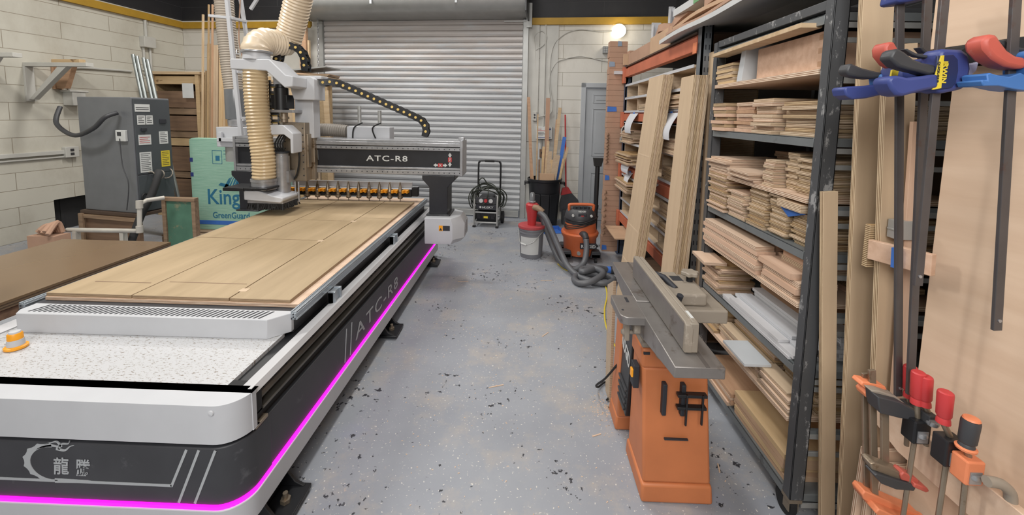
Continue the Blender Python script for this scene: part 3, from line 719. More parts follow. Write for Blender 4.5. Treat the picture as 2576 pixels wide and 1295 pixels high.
# deck, slotted box, gutters
cb(MB().box(-2.28, -1.06, 1.350, 1.75, .585, .601), 'deck', 'chips')
cb(MB().box(-2.33, -.99, 1.345, 4.3, .54, .585), 'gutter', 'black')
mb = MB(); mb.prism([(-1.005, .600), (-.958, .612), (-.952, .612), (-.940, .590), (-.945, .588), (-.958, .600), (-1.005, .590)], 'y', 1.36, 4.42)
cb(tz(mb, .004), 'rail_cover', 'white2')
mb = MB(); mb.prism([(-2.295, .600), (-2.342, .612), (-2.348, .612), (-2.36, .590), (-2.355, .588), (-2.342, .600), (-2.295, .590)], 'y', 1.36, 4.42)
cb(mb, 'rail_cover', 'white2')
sb = cb(MB().prism([(-2.225, 1.685), (-1.105, 1.695), (-1.035, 1.765), (-1.035, 1.785), (-2.25, 1.785), (-2.25, 1.72)], 'z', .601, .690), 'slotted_box', 'white', bevel=.003)
mb = MB()
for i in range(46):
    x = -2.195+i*.0232
    mb.prism([(x, 1.706), (x+.009, 1.706), (x+.036, 1.772), (x+.027, 1.772)], 'z', .6865, .6912)
cb(mb, 'slot_row', 'ink', sb)
cb(MB().box(-2.27, -1.04, 1.787, 4.3, .585, .685), 'bed', 'charcoal', bevel=.003)
for x0 in (-1.035, -2.305):
    m = MB().box(x0, x0+.028, 1.76, 4.3, .660, .698)
    for zz in (.667, .690): m.box(x0+.027, x0+.030, 1.76, 4.3, zz-.003, zz+.003)
    m.box(x0, x0+.008, 1.76, 4.3, .698, .702).box(x0+.020, x0+.028, 1.76, 4.3, .698, .702)
    m.box(x0+.003, x0+.025, 1.757, 1.76, .664, .694)
    e = cb(m, 'edge_extrusion', 'alu', bevel=.0015)
    mb = MB()
    for (a, b) in ((.006, .668), (.014, .688), (.022, .668), (.014, .675)): mb.box(x0+a-.002, x0+a+.002, 1.754, 1.757, b-.003, b+.003)
    cb(mb, 'extrusion_slot', 'ink', e)
for yy in (2.05, 3.05):
    cb(MB().box(-1.005, -.975, yy, yy+.08, .60, .66).box(-1.005, -.965, yy+.0, yy+.015, .60, .665).box(-1.005, -.965, yy+.065, yy+.08, .60, .665), 'side_clamp', 'alu', bevel=.002)
# linear rail, rack and cable trough along the side
cb(tz(MB().prism([(-1.0, .52), (-.968, .52), (-.962, .532), (-.968, .55), (-.985, .556), (-1.0, .556)], 'y', 1.40, 4.42), .012), 'linear_rail', 'railsteel', bevel=.002)
cb(tz(MB().box(-.985, -.950, 1.42, 4.42, .492, .505), .012), 'gear_rack', 'railsteel', bevel=.002)
cb(tz(MB().box(-.99, -.965, 1.42, 4.42, .440, .492), .012), 'trough', 'rubber')
mb = MB()
for i in range(40): mb.lathe([(.005, 0), (.005, .002), (.003, .002)], (-.975, 1.46+i*.075, .553-.012*(.11+i*.075)), 8)
cb(mb, 'rail_bolt_row', 'ink')
cb(tz(MB().box(-1.0, -.955, 1.34, 1.42, .49, .50).box(-1.0, -.94, 1.36, 1.43, .455, .468)), 'rail_end_block', 'dirty_steel', bevel=.002)
for x0 in (-2.36, -2.33): cb(MB().box(x0, x0+.015, 1.42, 4.42, .45, .55), 'linear_rail', 'dirty_steel')
# feet
for yy in (1.50, 2.85, 4.25):
    for sx, x0 in ((1, -.99), (-1, -2.31)):
        f_ = cb(MB().box(min(x0, x0+sx*.12), max(x0, x0+sx*.12), yy-.09, yy+.09, .012, .03).prism([(x0, .03), (x0+sx*.10, .03), (x0+sx*.06, .05), (x0+sx*.025, .10), (x0+sx*.015, .14), (x0, .14)], 'y', yy-.085, yy-.07)
                .prism([(x0, .03), (x0+sx*.10, .03), (x0+sx*.06, .05), (x0+sx*.025, .10), (x0+sx*.015, .14), (x0, .14)], 'y', yy+.07, yy+.085).box(min(x0, x0-sx*.02), max(x0, x0-sx*.02), yy-.09, yy+.09, .012, .14), 'foot', 'black', bevel=.003)
        cb(MB().cyl((x0+sx*.06, yy, 0), (x0+sx*.06, yy, .012), .035, 16).cyl((x0+sx*.06, yy, .012), (x0+sx*.06, yy, .07), .01, 10).cyl((x0+sx*.06, yy, .03), (x0+sx*.06, yy, .045), .02, 6), 'levelling_bolt', 'dirty_steel', f_)
# beacon on the deck
bc = thing('beacon_lamp', 'small amber and white beacon lamp standing on the chip-strewn deck', 'beacon lamp', (-2.085, 1.57, .602))
MB().lathe([(.032, 0), (.036, .002), (.036, .010), (.028, .014)], n=24).build('base', 'amber', bc)
MB().lathe([(.027, .010), (.026, .04)], n=24).build('collar', 'white', bc)
MB().lathe([(.024, .04), (.023, .062), (.020, .066)], n=24).build('lens', 'amber', bc)
MB().lathe([(.019, .064), (.017, .072), (0, .074)], n=24).build('cap', 'white', bc)
MB().tube(catmull([(-.02, 0, .02), (-.06, .01, .012), (-.07, .03, .03), (-.1, 0, .03), (-.2, -.05, .015)], 6), .003, 6).build('cable', 'labelwhite', bc)

# ---- gantry
G = cb(MB().box(-2.66, -.575, 3.765, 3.95, 1.075, 1.31).box(-2.64, -.6, 3.80, 3.95, 1.04, 1.34), 'gantry_beam', 'black_metal', bevel=.003)
def gb_(mb, name, mat, **k): return cb(mb, name, mat, G, **k)
gb_(MB().box(-2.66, -.565, 3.745, 3.97, 1.333, 1.352).box(-2.66, -.565, 3.735, 3.77, 1.300, 1.333).box(-2.66, -.565, 3.74, 3.76, 1.262, 1.292), 'top_rail', 'steel', bevel=.003)
gb_(MB().box(-2.66, -.565, 3.74, 3.77, 1.085, 1.105).box(-2.66, -.565, 3.735, 3.77, 1.04, 1.080), 'bottom_rail', 'steel', bevel=.003)
mb = MB()
for i in range(44):
    x = -2.62+i*.0475
    for zz in (1.277, 1.06): mb.lathe([(.005, 0), (.005, .002), (.002, .002)], (0, 0, 0), 8, Matrix.Translation((x, 3.741-.005*(zz < 1.1), zz)) @ Matrix.Rotation(PI/2, 4, 'X'))
gb_(mb, 'rail_screws', 'ink')
gb_(MB().box(-.575, -.548, 3.73, 3.98, 1.035, 1.36).box(-.60, -.548, 3.80, 3.86, 1.36, 1.385), 'end_plate', 'steel', bevel=.004)
gb_(MB().box(-2.68, -2.66, 3.73, 3.98, 1.035, 1.36), 'end_plate', 'steel', bevel=.004)
text('ATC-R8', (-1.45, 3.7645, 1.155), (1, 0, 0), (0, 0, 1), .385, .052, 'labelwhite', 'lettering', G, bold=.012, spacing=1.15)
def arrows(x, z, horiz, ch):
    mb = MB()
    def pt(a, b): return (x+a, z+b) if horiz else (x+b, z+a)
    mb.prism([pt(-.021, -.017), pt(.021, -.017), pt(.021, .017), pt(-.021, .017)], 'y', 3.7625, 3.765); gb_(mb, 'axis_sign', 'red', smooth=False)
    mb = MB()
    for s in (-1, 1): mb.prism([pt(s*.024, -.008), pt(s*.040, -.008), pt(s*.040, -.018), pt(s*.066, 0), pt(s*.040, .018), pt(s*.040, .008), pt(s*.024, .008)], 'y', 3.7625, 3.765)
    gb_(mb, 'axis_arrow', 'labelwhite', smooth=False)
    text(ch, (x-.011, 3.7620, z-.012), (1, 0, 0), (0, 0, 1), .022, .024, 'labelwhite', 'lettering', G, bold=.015)
arrows(-.76, 1.128, True, 'X'); arrows(-.672, 1.18, False, 'Z'); arrows(-2.46, 1.19, False, 'Z')
gb_(MB().box(-2.03, -1.90, 3.7625, 3.765, 1.155, 1.245), 'maker_plate', 'grey_label')
text('CNC', (-2.02, 3.762, 1.165), (1, 0, 0), (0, 0, 1), .10, .022, 'ink', 'lettering', G, spacing=1.4)
text('數控', (-2.02, 3.762, 1.195), (1, 0, 0), (0, 0, 1), .09, .034, 'ink', 'lettering', G)
def leg(xc, s):
    L_ = cb(MB().prism([(xc-.085, .66), (xc+.085, .66), (xc+.085, .93), (xc+.15, 1.0), (xc+.15, 1.04), (xc-.15, 1.04), (xc-.15, 1.0), (xc-.085, .93)], 'y', 3.72, 3.95)
            .box(xc-.11, xc+.11, 3.70, 3.97, .655, .68), 'gantry_leg', 'black_metal', bevel=.006)
    b = cb(MB().prism([(xc-s*.105, 3.62), (xc+s*.17, 3.62), (xc+s*.255, 3.72), (xc+s*.255, 3.93), (xc+s*.19, 4.0), (xc-s*.105, 4.0)], 'z', .47, .60)
           .prism([(xc-s*.105, 3.62), (xc+s*.17, 3.62), (xc+s*.255, 3.72), (xc+s*.255, 3.93), (xc+s*.19, 4.0), (xc-s*.105, 4.0)], 'z', .60, .601), 'motor_cover', 'white', L_)
    return L_
def motor_cover(xc, s):
    lo_ = [(xc-s*.105, 3.62), (xc+s*.15, 3.62), (xc+s*.245, 3.72), (xc+s*.245, 3.93), (xc+s*.15, 4.0), (xc-s*.105, 4.0)]
    hi_ = [(xc-s*.105, 3.62), (xc+s*.13, 3.62), (xc+s*.20, 3.74), (xc+s*.20, 3.93), (xc+s*.12, 4.0), (xc-s*.105, 4.0)]
    bo_ = [(xc-s*.105, 3.63), (xc+s*.13, 3.63), (xc+s*.20, 3.74), (xc+s*.20, 3.9), (xc+s*.12, 3.98), (xc-s*.105, 3.98)]
    vs = [(x, y, .425) for x, y in bo_]+[(x, y, .47) for x, y in lo_]+[(x, y, .60) for x, y in lo_]+[(x, y, .665) for x, y in hi_]
    n = 6; fs = [list(range(6))[::-1], list(range(18, 24))]
    for r_ in range(3): fs += [(r_*n+i, r_*n+(i+1) % n, (r_+1)*n+(i+1) % n, (r_+1)*n+i) for i in range(n)]
    return MB().add(vs, fs)
for xc, s in ((-.77, 1), (-2.55, -1)):
    L_ = cb(MB().prism([(xc-.085, .66), (xc+.085, .66), (xc+.085, .93), (xc+.15, 1.0), (xc+.15, 1.04), (xc-.15, 1.04), (xc-.15, 1.0), (xc-.085, .93)], 'y', 3.72, 3.95)
            .box(xc-.11, xc+.11, 3.70, 3.97, .665, .68), 'gantry_leg', 'black_metal', bevel=.006)
    if s == 1:
        b = cb(motor_cover(xc, s), 'motor_cover', 'white', L_, bevel=.004)
        cb(MB().box(-.745, -.71, 3.6185, 3.62, .55, .60), 'warning_label', 'amber', L_)
        cb(MB().box(-.708, -.645, 3.6185, 3.62, .553, .598), 'warning_text', 'ink', L_)
        cb(MB().prism([(-.741, .556), (-.714, .556), (-.7275, .58)], 'y', 3.617, 3.6185), 'warning_triangle', 'ink', L_)
        mb = MB()
        for i in range(7): mb.box(-.526, -.523, 3.76, 3.88, .50+.017*i, .508+.017*i)
        cb(mb, 'louvre', 'grey_label', L_)

# ---- carriage and spindle head
Cg = cb(MB().box(-2.06, -1.89, 3.68, 3.80, 1.36, 1.76).prism([(-2.02, 1.70), (-1.835, 1.70), (-1.835, 1.88), (-1.86, 1.90), (-2.1, 1.92), (-2.2, 1.92), (-2.2, 1.82), (-2.05, 1.80)], 'y', 3.60, 3.80)
        .box(-2.24, -1.80, 3.66, 3.80, 1.885, 1.915), 'carriage_cover', 'white', bevel=.006)
cb(MB().prism([(-2.42, 1.935), (-2.42, 2.02), (-2.09, 2.02), (-1.96, 1.895), (-1.90, 1.885), (-1.90, 1.80), (-1.97, 1.79), (-2.12, 1.925)], 'y', 3.38, 3.62), 'hose_arm', 'white', bevel=.008)
hd = cb(MB().box(-2.13, -1.93, 3.60, 3.74, .98, 1.50).box(-2.13, -1.915, 3.62, 3.70, 1.10, 1.40), 'spindle_plate', 'dirty_steel', bevel=.004)
mb = MB()
for i in range(8):
    for x in (-2.11, -1.95): mb.lathe([(.006, 0), (.006, .002), (.002, .002)], (0, 0, 0), 8, Matrix.Translation((x, 3.599, 1.03+.06*i)) @ Matrix.Rotation(PI/2, 4, 'X'))
cb(mb, 'plate_screws', 'ink', hd)
cb(MB().box(-1.975, -1.90, 3.70, 3.76, .98, 1.38), 'slide_block', 'dirty_steel', bevel=.003)
mb = MB().cyl((-2.13, 3.60, 1.60), (-2.13, 3.60, 1.80), .058, 20)
mb.box(-2.20, -2.06, 3.56, 3.68, 1.62, 1.74).cyl((-2.13, 3.6, 1.8), (-2.13, 3.6, 1.83), .045, 16)
cb(mb, 'axis_motor', 'black', bevel=.003)
cb(MB().box(-2.20, -1.99, 3.53, 3.72, 1.585, 1.61), 'motor_plate', 'steel', bevel=.003)
cb(MB().cyl((-2.11, 3.6, 1.50), (-2.11, 3.6, 1.585), .03, 14).cyl((-2.11, 3.6, 1.53), (-2.11, 3.6, 1.55), .04, 14), 'coupling', 'dirty_steel')
cb(MB().prism([(-2.28, 1.39), (-2.28, 1.48), (-2.04, 1.48), (-1.96, 1.41), (-1.96, 1.24), (-1.985, 1.24), (-1.985, 1.36), (-2.04, 1.40)], 'y', 3.46, 3.66), 'spindle_guard', 'white', bevel=.006)
sp_ = cb(MB().cyl((-2.10, 3.53, .86), (-2.10, 3.53, 1.21), .058, 24).cyl((-2.10, 3.53, 1.21), (-2.10, 3.53, 1.235), .050, 24).box(-2.17, -2.03, 3.50, 3.62, .98, 1.08), 'spindle', 'steel')
cb(MB().cyl((-2.10, 3.53, 1.235), (-2.10, 3.53, 1.25), .060, 24), 'spindle_cap', 'ink', sp_)
mb = MB()
for i in range(4): mb.tube(catmull([(-2.13+.02*i, 3.52, 1.24), (-2.14+.022*i, 3.5, 1.32), (-2.10+.02*i, 3.54, 1.42)], 6), .007, 6)
mb.tube(catmull([(-2.02, 3.58, 1.44), (-1.98, 3.56, 1.36), (-1.97, 3.57, 1.2), (-2.0, 3.58, 1.05), (-2.04, 3.58, .99)], 8), .008, 6)
cb(mb, 'spindle_hose', 'rubber', sp_)
cb(MB().cyl((-2.01, 3.56, .80), (-2.01, 3.56, .98), .007, 8).cyl((-1.98, 3.56, .80), (-1.98, 3.56, .98), .007, 8), 'guide_rod', 'steel')
ds = cb(MB().prism([(-2.32, .855), (-2.01, .835), (-1.99, .855), (-1.99, .88), (-2.08, .895), (-2.12, .91), (-2.20, .935), (-2.32, .935)], 'y', 3.33, 3.60), 'dust_shoe', 'white', bevel=.008)
cb(MB().box(-2.30, -2.0, 3.345, 3.58, .825, .852), 'shoe_plate', 'steel', ds, bevel=.002)
mb = MB(); random.seed(5)
for i in range(340):
    t = i/340*2*(.33+.27); 
    if t < .33: x, y = -2.30+t*.9, 3.345
    elif t < .60: x, y = -2.003, 3.345+(t-.33)*.85
    elif t < .93: x, y = -2.003-(t-.60)*.9, 3.575
    else: x, y = -2.30, 3.575-(t-.93)*.85
    mb.bar((x, y, .826), (x+random.uniform(-.02, .02), y+random.uniform(-.02, .02), .775), .006, .006)
b_ = cb(mb, 'brush', 'rubber', ds, smooth=False)
cb(MB().box(-2.47, -2.10, 3.30, 3.52, .945, .962).box(-2.47, -2.30, 3.295, 3.31, .935, .962), 'shoe_shelf', 'black', ds, bevel=.002)
cb(MB().lathe([(.10, .93), (.10, 1.0), (.105, 1.0), (.105, 1.02), (.09, 1.02)], (-2.215, 3.45, 0), 28), 'hose_port', 'steel', ds)
# energy chains: link shapes with a yellow pin
def chain(pts, pitch, width, axis, name='chain_link'):
    P = resample(catmull(pts, 12), pitch)
    for i, (a, b) in enumerate(zip(P, P[1:])):
        t = (b-a).normalized(); side = Vector(axis); nrm = side.cross(t).normalized(); h = .032
        mb = MB()
        for s in (-1, 1):
            c0 = a+side*(s*width/2); pr_ = []
            for k in range(12):
                ang = PI/2+PI*k/11; pr_.append(c0+t*math.cos(ang)*h+nrm*math.sin(ang)*h)
            for k in range(2): pr_.append(b+side*(s*width/2)-t*.006+nrm*(-h*.8 if k == 0 else h*.8))
            n = len(pr_); o2 = side*.010*s
            vs = pr_+[q+o2 for q in pr_]
            mb.add(vs, [list(range(n))[::-1], list(range(n, 2*n))]+[(j, (j+1) % n, n+(j+1) % n, n+j) for j in range(n)])
        for q in (.7, -.7): mb.bar(a+t*.012-side*width/2+nrm*h*q, a+t*.012+side*width/2+nrm*h*q, .022, .006, nrm)
        L_ = cb(mb, name, 'black')
        c0 = a-side*(-(width/2+.010)) if side.y < 0 or side.x > 0 else a-side*(width/2+.010)
        mp = MB().cyl(a-side*(width/2+.014), a+side*(width/2+.014), .012, 12)
        cb(mp, 'chain_pin', 'paleyellow', L_)
chain([(-1.80, 3.72, 1.86), (-1.72, 3.74, 1.865), (-1.62, 3.78, 1.83), (-1.3, 3.84, 1.69), (-1.0, 3.90, 1.555), (-.94, 3.92, 1.50), (-.925, 3.92, 1.43), (-.95, 3.92, 1.36)], .058, .05, (0, 1, 0))
chain([(-2.205, 3.62, 1.50), (-2.205, 3.62, 1.70), (-2.205, 3.62, 1.92)], .062, .05, (.94, .34, 0))
chain([(-2.20, 3.68, 2.00), (-2.18, 3.70, 2.12), (-2.08, 3.72, 2.18), (-1.99, 3.74, 2.10), (-1.98, 3.75, 1.93)], .058, .05, (0, 1, 0))
# tool rack
tr_ = cb(MB().box(-2.38, -1.13, 4.16, 4.175, .835, .895).box(-2.38, -1.10, 4.12, 4.15, .765, .835), 'tool_rack', 'white2', bevel=.003)
cb(MB().box(-2.38, -1.12, 4.09, 4.15, .755, .830).box(-1.12, -1.06, 4.10, 4.17, .76, .85).box(-1.06, -.9, 4.12, 4.14, .85, .86), 'rack_beam', 'rubber', tr_, bevel=.004)
for i in range(11):
    x = -2.275+i*.105
    H_ = cb(MB().lathe([(.006, .91), (.008, .905), (.006, .895), (.010, .89), (.020, .825), (.022, .82), (.022, .812), (.018, .81), (.022, .806), (.022, .80), (.018, .795), (.018, .775), (.026, .772), (.026, .75), (.018, .742), (.004, .74), (.004, .715), (0, .715)], (x, 4.06, 0), 18), 'tool_holder', 'dirty_steel', tr_)
for i in range(12):
    x = -2.325+i*.105
    cb(MB().prism([(x-.030, 4.09), (x-.030, 4.02), (x-.012, 4.02), (x-.006, 4.05), (x+.012, 4.05), (x+.018, 4.02), (x+.028, 4.02), (x+.030, 4.09)], 'z', .803, .833), 'tool_clip', 'amber', tr_, bevel=.002)
# things carried behind the beam
cb(MB().box(-1.72, -1.30, 3.98, 4.12, 1.34, 1.46), 'rear_box', 'white', bevel=.005)
for x_, z_ in ((-1.62, 1.66), (-1.42, 1.62)): cb(MB().cyl((x_, 4.05, 1.48), (x_, 4.05, z_), .018, 12), 'air_cylinder', 'hood')
mb = MB(); ribbed(mb, [(-2.02, 4.05, 1.42), (-1.9, 4.05, 1.42), (-1.74, 4.05, 1.41)], .062, .022, .05, 20); cb(mb, 'rear_hose', 'darkribbed')
for pts_ in ([(-1.66, 3.97, 1.34), (-1.64, 3.96, 1.45), (-1.56, 3.97, 1.50)], [(-1.43, 3.97, 1.34), (-1.46, 3.96, 1.45), (-1.38, 3.97, 1.50)]): cb(MB().tube(catmull(pts_, 6), .007, 6), 'rear_cable', 'rubber')
# loose hoses
def hose(name, pts, r, pitch, amp, mat, label, n=28):
    mb = MB(); ribbed(mb, pts, r, pitch, amp, n); return tag(mb.build(name, mat), label, 'hose')
hose('spindle_hose', [(-2.255, 3.45, 1.93), (-2.255, 3.45, 1.7), (-2.235, 3.45, 1.4), (-2.215, 3.45, 1.2), (-2.215, 3.45, 1.02)], .090, .028, .055, 'cream2', 'clear tan ribbed hose hanging between the white arm and the dust shoe')
hose('elbow_hose', [(-2.25, 3.47, 2.08), (-2.25, 3.48, 2.13), (-2.235, 3.55, 2.185), (-2.205, 3.67, 2.195), (-2.165, 3.77, 2.225), (-2.11, 3.76, 2.34), (-2.02, 3.70, 2.52), (-1.92, 3.62, 2.72), (-1.82, 3.55, 2.95)], .110, .030, .05, 'cream', 'cream ribbed duct hose rising from the white arm past the top of the picture', 32)
hc = thing('hose_collar', 'white cone collar with a steel clamp joining the cream duct hose to the white arm', 'collar', (-2.25, 3.47, 2.02))
MB().lathe([(.105, 0), (.105, .01), (.10, .05), (.10, .07)], n=28).build('cone', 'white', hc)
MB().lathe([(.118, .055), (.120, .06), (.120, .068), (.118, .073)], n=28).tube([(-.12, -.02, .05), (-.15, -.03, .045), (-.15, -.03, .08)], .006, 6).build('clamp', 'steel', hc)
rdh = hose('rear_duct_hose', [(-3.20, 4.42, 3.2), (-3.19, 4.42, 2.6), (-3.16, 4.42, 2.1), (-3.13, 4.42, 1.78), (-3.12, 4.42, 1.5)], .088, .026, .05, 'greyhose2', 'dusty pale ribbed duct hose dropping to the white blower box')
MB().lathe([(.094, 1.50), (.096, 1.52), (.096, 1.80), (.094, 1.82)], (-3.125, 4.42, 0), 28).build('clear_sleeve', 'smokeglass', rdh)
bw = None; OFF = Matrix.Translation((-3.1, 4.42, 1.05))
class MBW(MB):
    def build(s, name, mat, parent=None, *a, **k): s.v = [OFF @ v for v in s.v]; return MB.build(s, name, mat, parent, True, **k)
blw = MBW().prism(rrect(-.15, .20, -.16, .16, (.04,)*4, 5), 'z', .16, .37).build('blower', 'white', cnc, bevel=.005); bw = blw
MBW().lathe([(.095, .38), (.10, .44), (.09, .45)], n=28).build('collar', 'steel', bw)
MBW().lathe([(.13, 0), (.13, .16)], n=28).build('drum', 'hood', bw)
MBW().box(-.10, .27, -.2, -.17, .22, .26).box(-.08, -.05, -.2, -.17, .22, .32).build('bracket', 'white', bw, bevel=.003)
cbw = lambda mb, n_, m_, **k: mb.build(n_, m_, cnc, True, **k)
cbw(MB().bar((-2.845, 4.1, 1.2), (-2.95, 4.1, 3.0), .035, .035), 'front_post', 'white', bevel=.003)
cbw(MB().bar((-2.75, 4.25, 1.45), (-2.93, 4.25, 3.0), .03, .03), 'rear_post', 'white', bevel=.003)
cbw(MB().bar((-2.93, 4.1, 2.72), (-2.60, 4.1, 3.1), .035, .03, (0, 1, 0)), 'diagonal_brace', 'white', bevel=.003)
cbw(MB().bar((-2.80, 4.25, 2.62), (-2.6, 4.25, 2.9), .03, .025, (0, 1, 0)), 'diagonal_brace', 'white', bevel=.003)
for (a, b) in (((-3.12, 4.1, 2.52), (-2.9, 4.1, 2.50)), ((-2.9, 4.1, 2.50), (-2.85, 4.25, 2.50)), ((-2.86, 4.1, 1.52), (-2.74, 4.25, 1.52)), ((-2.87, 4.1, 1.98), (-2.82, 4.25, 1.98))):
    cbw(MB().bar(a, b, .03, .025), 'cross_bar', 'white', bevel=.002)
cbw(MB().box(-2.87, -2.80, 4.06, 4.12, 1.05, 1.26).box(-2.87, -2.66, 4.08, 4.11, 1.06, 1.10), 'foot_bracket', 'white', bevel=.003)
tag(MB().tube(catmull([(-2.86, 4.2, 3.05), (-2.87, 4.2, 2.7), (-2.9, 4.2, 2.3), (-2.86, 4.2, 2.1)], 8), .006, 6).build('air_line', 'cardboard'), 'thin orange-brown air line hanging inside the white frame', 'air line')

# ---- plywood on the bed
tag(MB().box(-2.252, -1.032, 1.822, 4.29, .687, .704).build('spoilboard', 'ply_pink', bevel=.001), 'full spoilboard sheet lying on the router bed under the cut panels', 'sheet')
pan = [(-2.252, -1.838, 1.828, 2.725, 'front left varnished panel on the router bed'), (-1.832, -1.368, 1.828, 2.725, 'front middle varnished panel on the router bed'), (-1.362, -1.075, 1.828, 3.35, 'narrow right-hand varnished panel at the front of the router bed'),
       (-2.252, -1.838, 2.731, 3.62, 'varnished panel behind the front left one, under the dust shoe'), (-1.832, -1.368, 2.731, 3.245, 'varnished panel in the middle column, second from the front'), (-1.832, -1.368, 3.251, 4.03, 'middle-column varnished panel before the tool rack'),
       (-1.362, -1.075, 3.356, 4.03, 'right-hand varnished panel before the tool rack'), (-2.252, -1.838, 3.626, 4.03, 'left-hand varnished panel at the rear of the router bed')]
for x0, x1, y0, y1, l_ in pan:
    o = MB().box(-(x1-x0)/2, (x1-x0)/2, -(y1-y0)/2, (y1-y0)/2, 0, .0165).build('plywood_sheet', 'ply_sheet', bevel=.0008)
    o.location = ((x0+x1)/2, (y0+y1)/2, .7045); tag(o, l_, 'panel', 'cut plywood panels on the router bed')
grv = MB()
for (x0, x1, y) in ((-2.16, -1.87, 1.965), (-1.79, -1.39, 1.985)): grv.box(x0, x1, y, y+.006, .7212, .7216)
tag(grv.build('saw_kerf', 'darkwood'), 'thin routed grooves near the front edge of the varnished panels', 'groove')
for i, (x, y) in enumerate(((-1.355, 1.90), (-1.372, 2.70), (-1.36, 3.22))):
    tag(MB().box(x-.02, x+.02, y, y+.035, .7212, .7225).build('wood_sliver', 'ply_light'), ('small torn veneer sliver at the front seam of the bed panels', 'small torn veneer sliver at the middle seam', 'small torn veneer sliver near the tool rack')[i], 'sliver')
# ================================================================ by the back wall
comp = thing('air_compressor', 'small black air compressor in a tube cage with a tall handle, wound with cord', 'air compressor', (-.50, 5.93, 0), R(-5))
def pb(mb, n, m, p=comp, **k): return mb.build(n, m, p, **k)
for s in (-1, 1):
    x = s*.165
    pb(MB().tube(catmull([(x, -.17, .02), (x, -.18, .2), (x, -.14, .43), (x, 0, .46), (x, .12, .43), (x, .16, .2), (x, .16, .02)], 6), .013, 8).tube([(x, -.17, .06), (x, .16, .06)], .012, 8), 'cage_side', 'hood')
    pb(MB().cyl((x+s*.02, .12, .09), (x+s*.055, .12, .09), .09, 20), 'wheel', 'rubber')
    pb(MB().box(x-.02, x+.02, -.2, -.15, 0, .025), 'foot', 'rubber', bevel=.003)
for zz in (.07, .215): pb(MB().cyl((-.165, -.172, zz), (.165, -.172, zz), .011, 8), 'cage_bar', 'hood')
pb(MB().cyl((-.14, -.06, .14), (.14, -.06, .14), .085, 20), 'tank', 'black', bevel=.01)
pb(MB().box(-.13, .13, -.14, .13, .24, .40).box(-.10, .10, -.12, .10, .40, .44), 'motor_housing', 'darkgrey', bevel=.015)
pb(MB().prism([(-.15, .34), (-.145, .45), (.10, .45), (.12, .34)], 'y', 0, .01) if False else MB().box(-.145, .145, -.158, -.14, .335, .43), 'gauge_panel', 'darkgrey', bevel=.004)
for s in (-1, 1): pb(MB().cyl((s*.07, -.16, .38), (s*.07, -.17, .38), .026, 20).cyl((s*.07, -.158, .38), (s*.07, -.166, .38), .030, 20), 'pressure_gauge', 'labelwhite')
pb(MB().cyl((0, -.16, .385), (0, -.19, .385), .025, 8), 'regulator_knob', 'red')
pb(MB().box(-.145, .145, -.160, -.145, .25, .325), 'name_plate', 'ink', bevel=.003)
text('HUSKY', (-.055, -.1615, .272), (1, 0, 0), (0, 0, 1), .165, .032, 'labelwhite', 'lettering', comp, world=False, bold=.02, shear=.2)
pb(MB().prism([(-.10, .290), (-.08, .305), (-.06, .290), (-.08, .272)], 'y', -.1625, -.161), 'badge', 'labelwhite')
pb(MB().box(-.06, .06, -.165, -.12, .12, .21).box(-.12, -.07, -.165, -.13, .12, .19).box(.07, .12, -.165, -.13, .12, .19), 'pump_head', 'black', bevel=.004)
pb(MB().box(-.03, .03, -.167, -.165, .13, .16), 'spec_label', 'yellow')
pb(MB().tube(catmull([(-.165, .10, .40), (-.165, .12, .85), (-.15, .12, .90), (-.12, .12, .92), (.12, .12, .92), (.15, .12, .90), (.165, .12, .85), (.165, .10, .40)], 6), .013, 8), 'handle', 'black')
pb(MB().cyl((-.07, .12, .92), (.07, .12, .92), .017, 10), 'grip', 'rubber')
random.seed(11)
cdm = MB()
for i in range(9):
    rx = random.uniform(.17, .235); rz = random.uniform(.10, .22); o_ = random.uniform(-.04, .05)
    cdm.tube(catmull([(o_+rx*math.cos(a), -.10-.05*math.sin(a*2+i)+random.uniform(-.02, .02), .42+rz*math.sin(a)*(1 if math.sin(a) > 0 else 1.7*abs(math.cos(a)))) for a in [2*PI*k/10 for k in range(10)]], 5, True), .008, 6, closed=True)
cdm.tube(catmull([(-.1, -.1, .55), (-.12, -.12, .66), (-.06, -.12, .70), (0, -.1, .6), (.02, -.18, .5), (.0, -.18, .42)], 6), .008, 6)
o = cdm.build('power_cable', 'cordgreen'); o.location = (-.50, 5.93, 0); tag(o, 'dark green power cord coiled over the black air compressor', 'cord')

# trash can of offcuts
tc_ = thing('trash_can', 'round black plastic trash can full of long wood offcuts', 'trash can', rp(.36, -.42, 0))
MB().lathe([(0, 0), (.185, 0), (.19, .01), (.235, .66), (.250, .67), (.252, .70), (.238, .705), (.232, .67), (.18, .03), (0, .03)], n=36).build('body', 'black', tc_)
for s in (-1, 1): MB().box(s*.262-.03, s*.262+.03, -.05, .05, .62, .65).box(s*.285-.008, s*.285+.008, -.05, .05, .60, .65).build('handle', 'black', tc_, bevel=.004)
mb = MB()
for a in (-2.1, -1.57, -1.04): mb.prism([(-.05, .1), (.05, .1), (.06, .5), (-.06, .5)], 'y', -.006, .0, Matrix.Translation((.205*math.cos(a), .205*math.sin(a), 0)) @ Matrix.Rotation(a+PI/2, 4, 'Z') @ Matrix.Rotation(R(4), 4, 'X'))
mb.build('body_rib', 'black', tc_, bevel=.003)
c0 = rp(.36, -.42, 0)
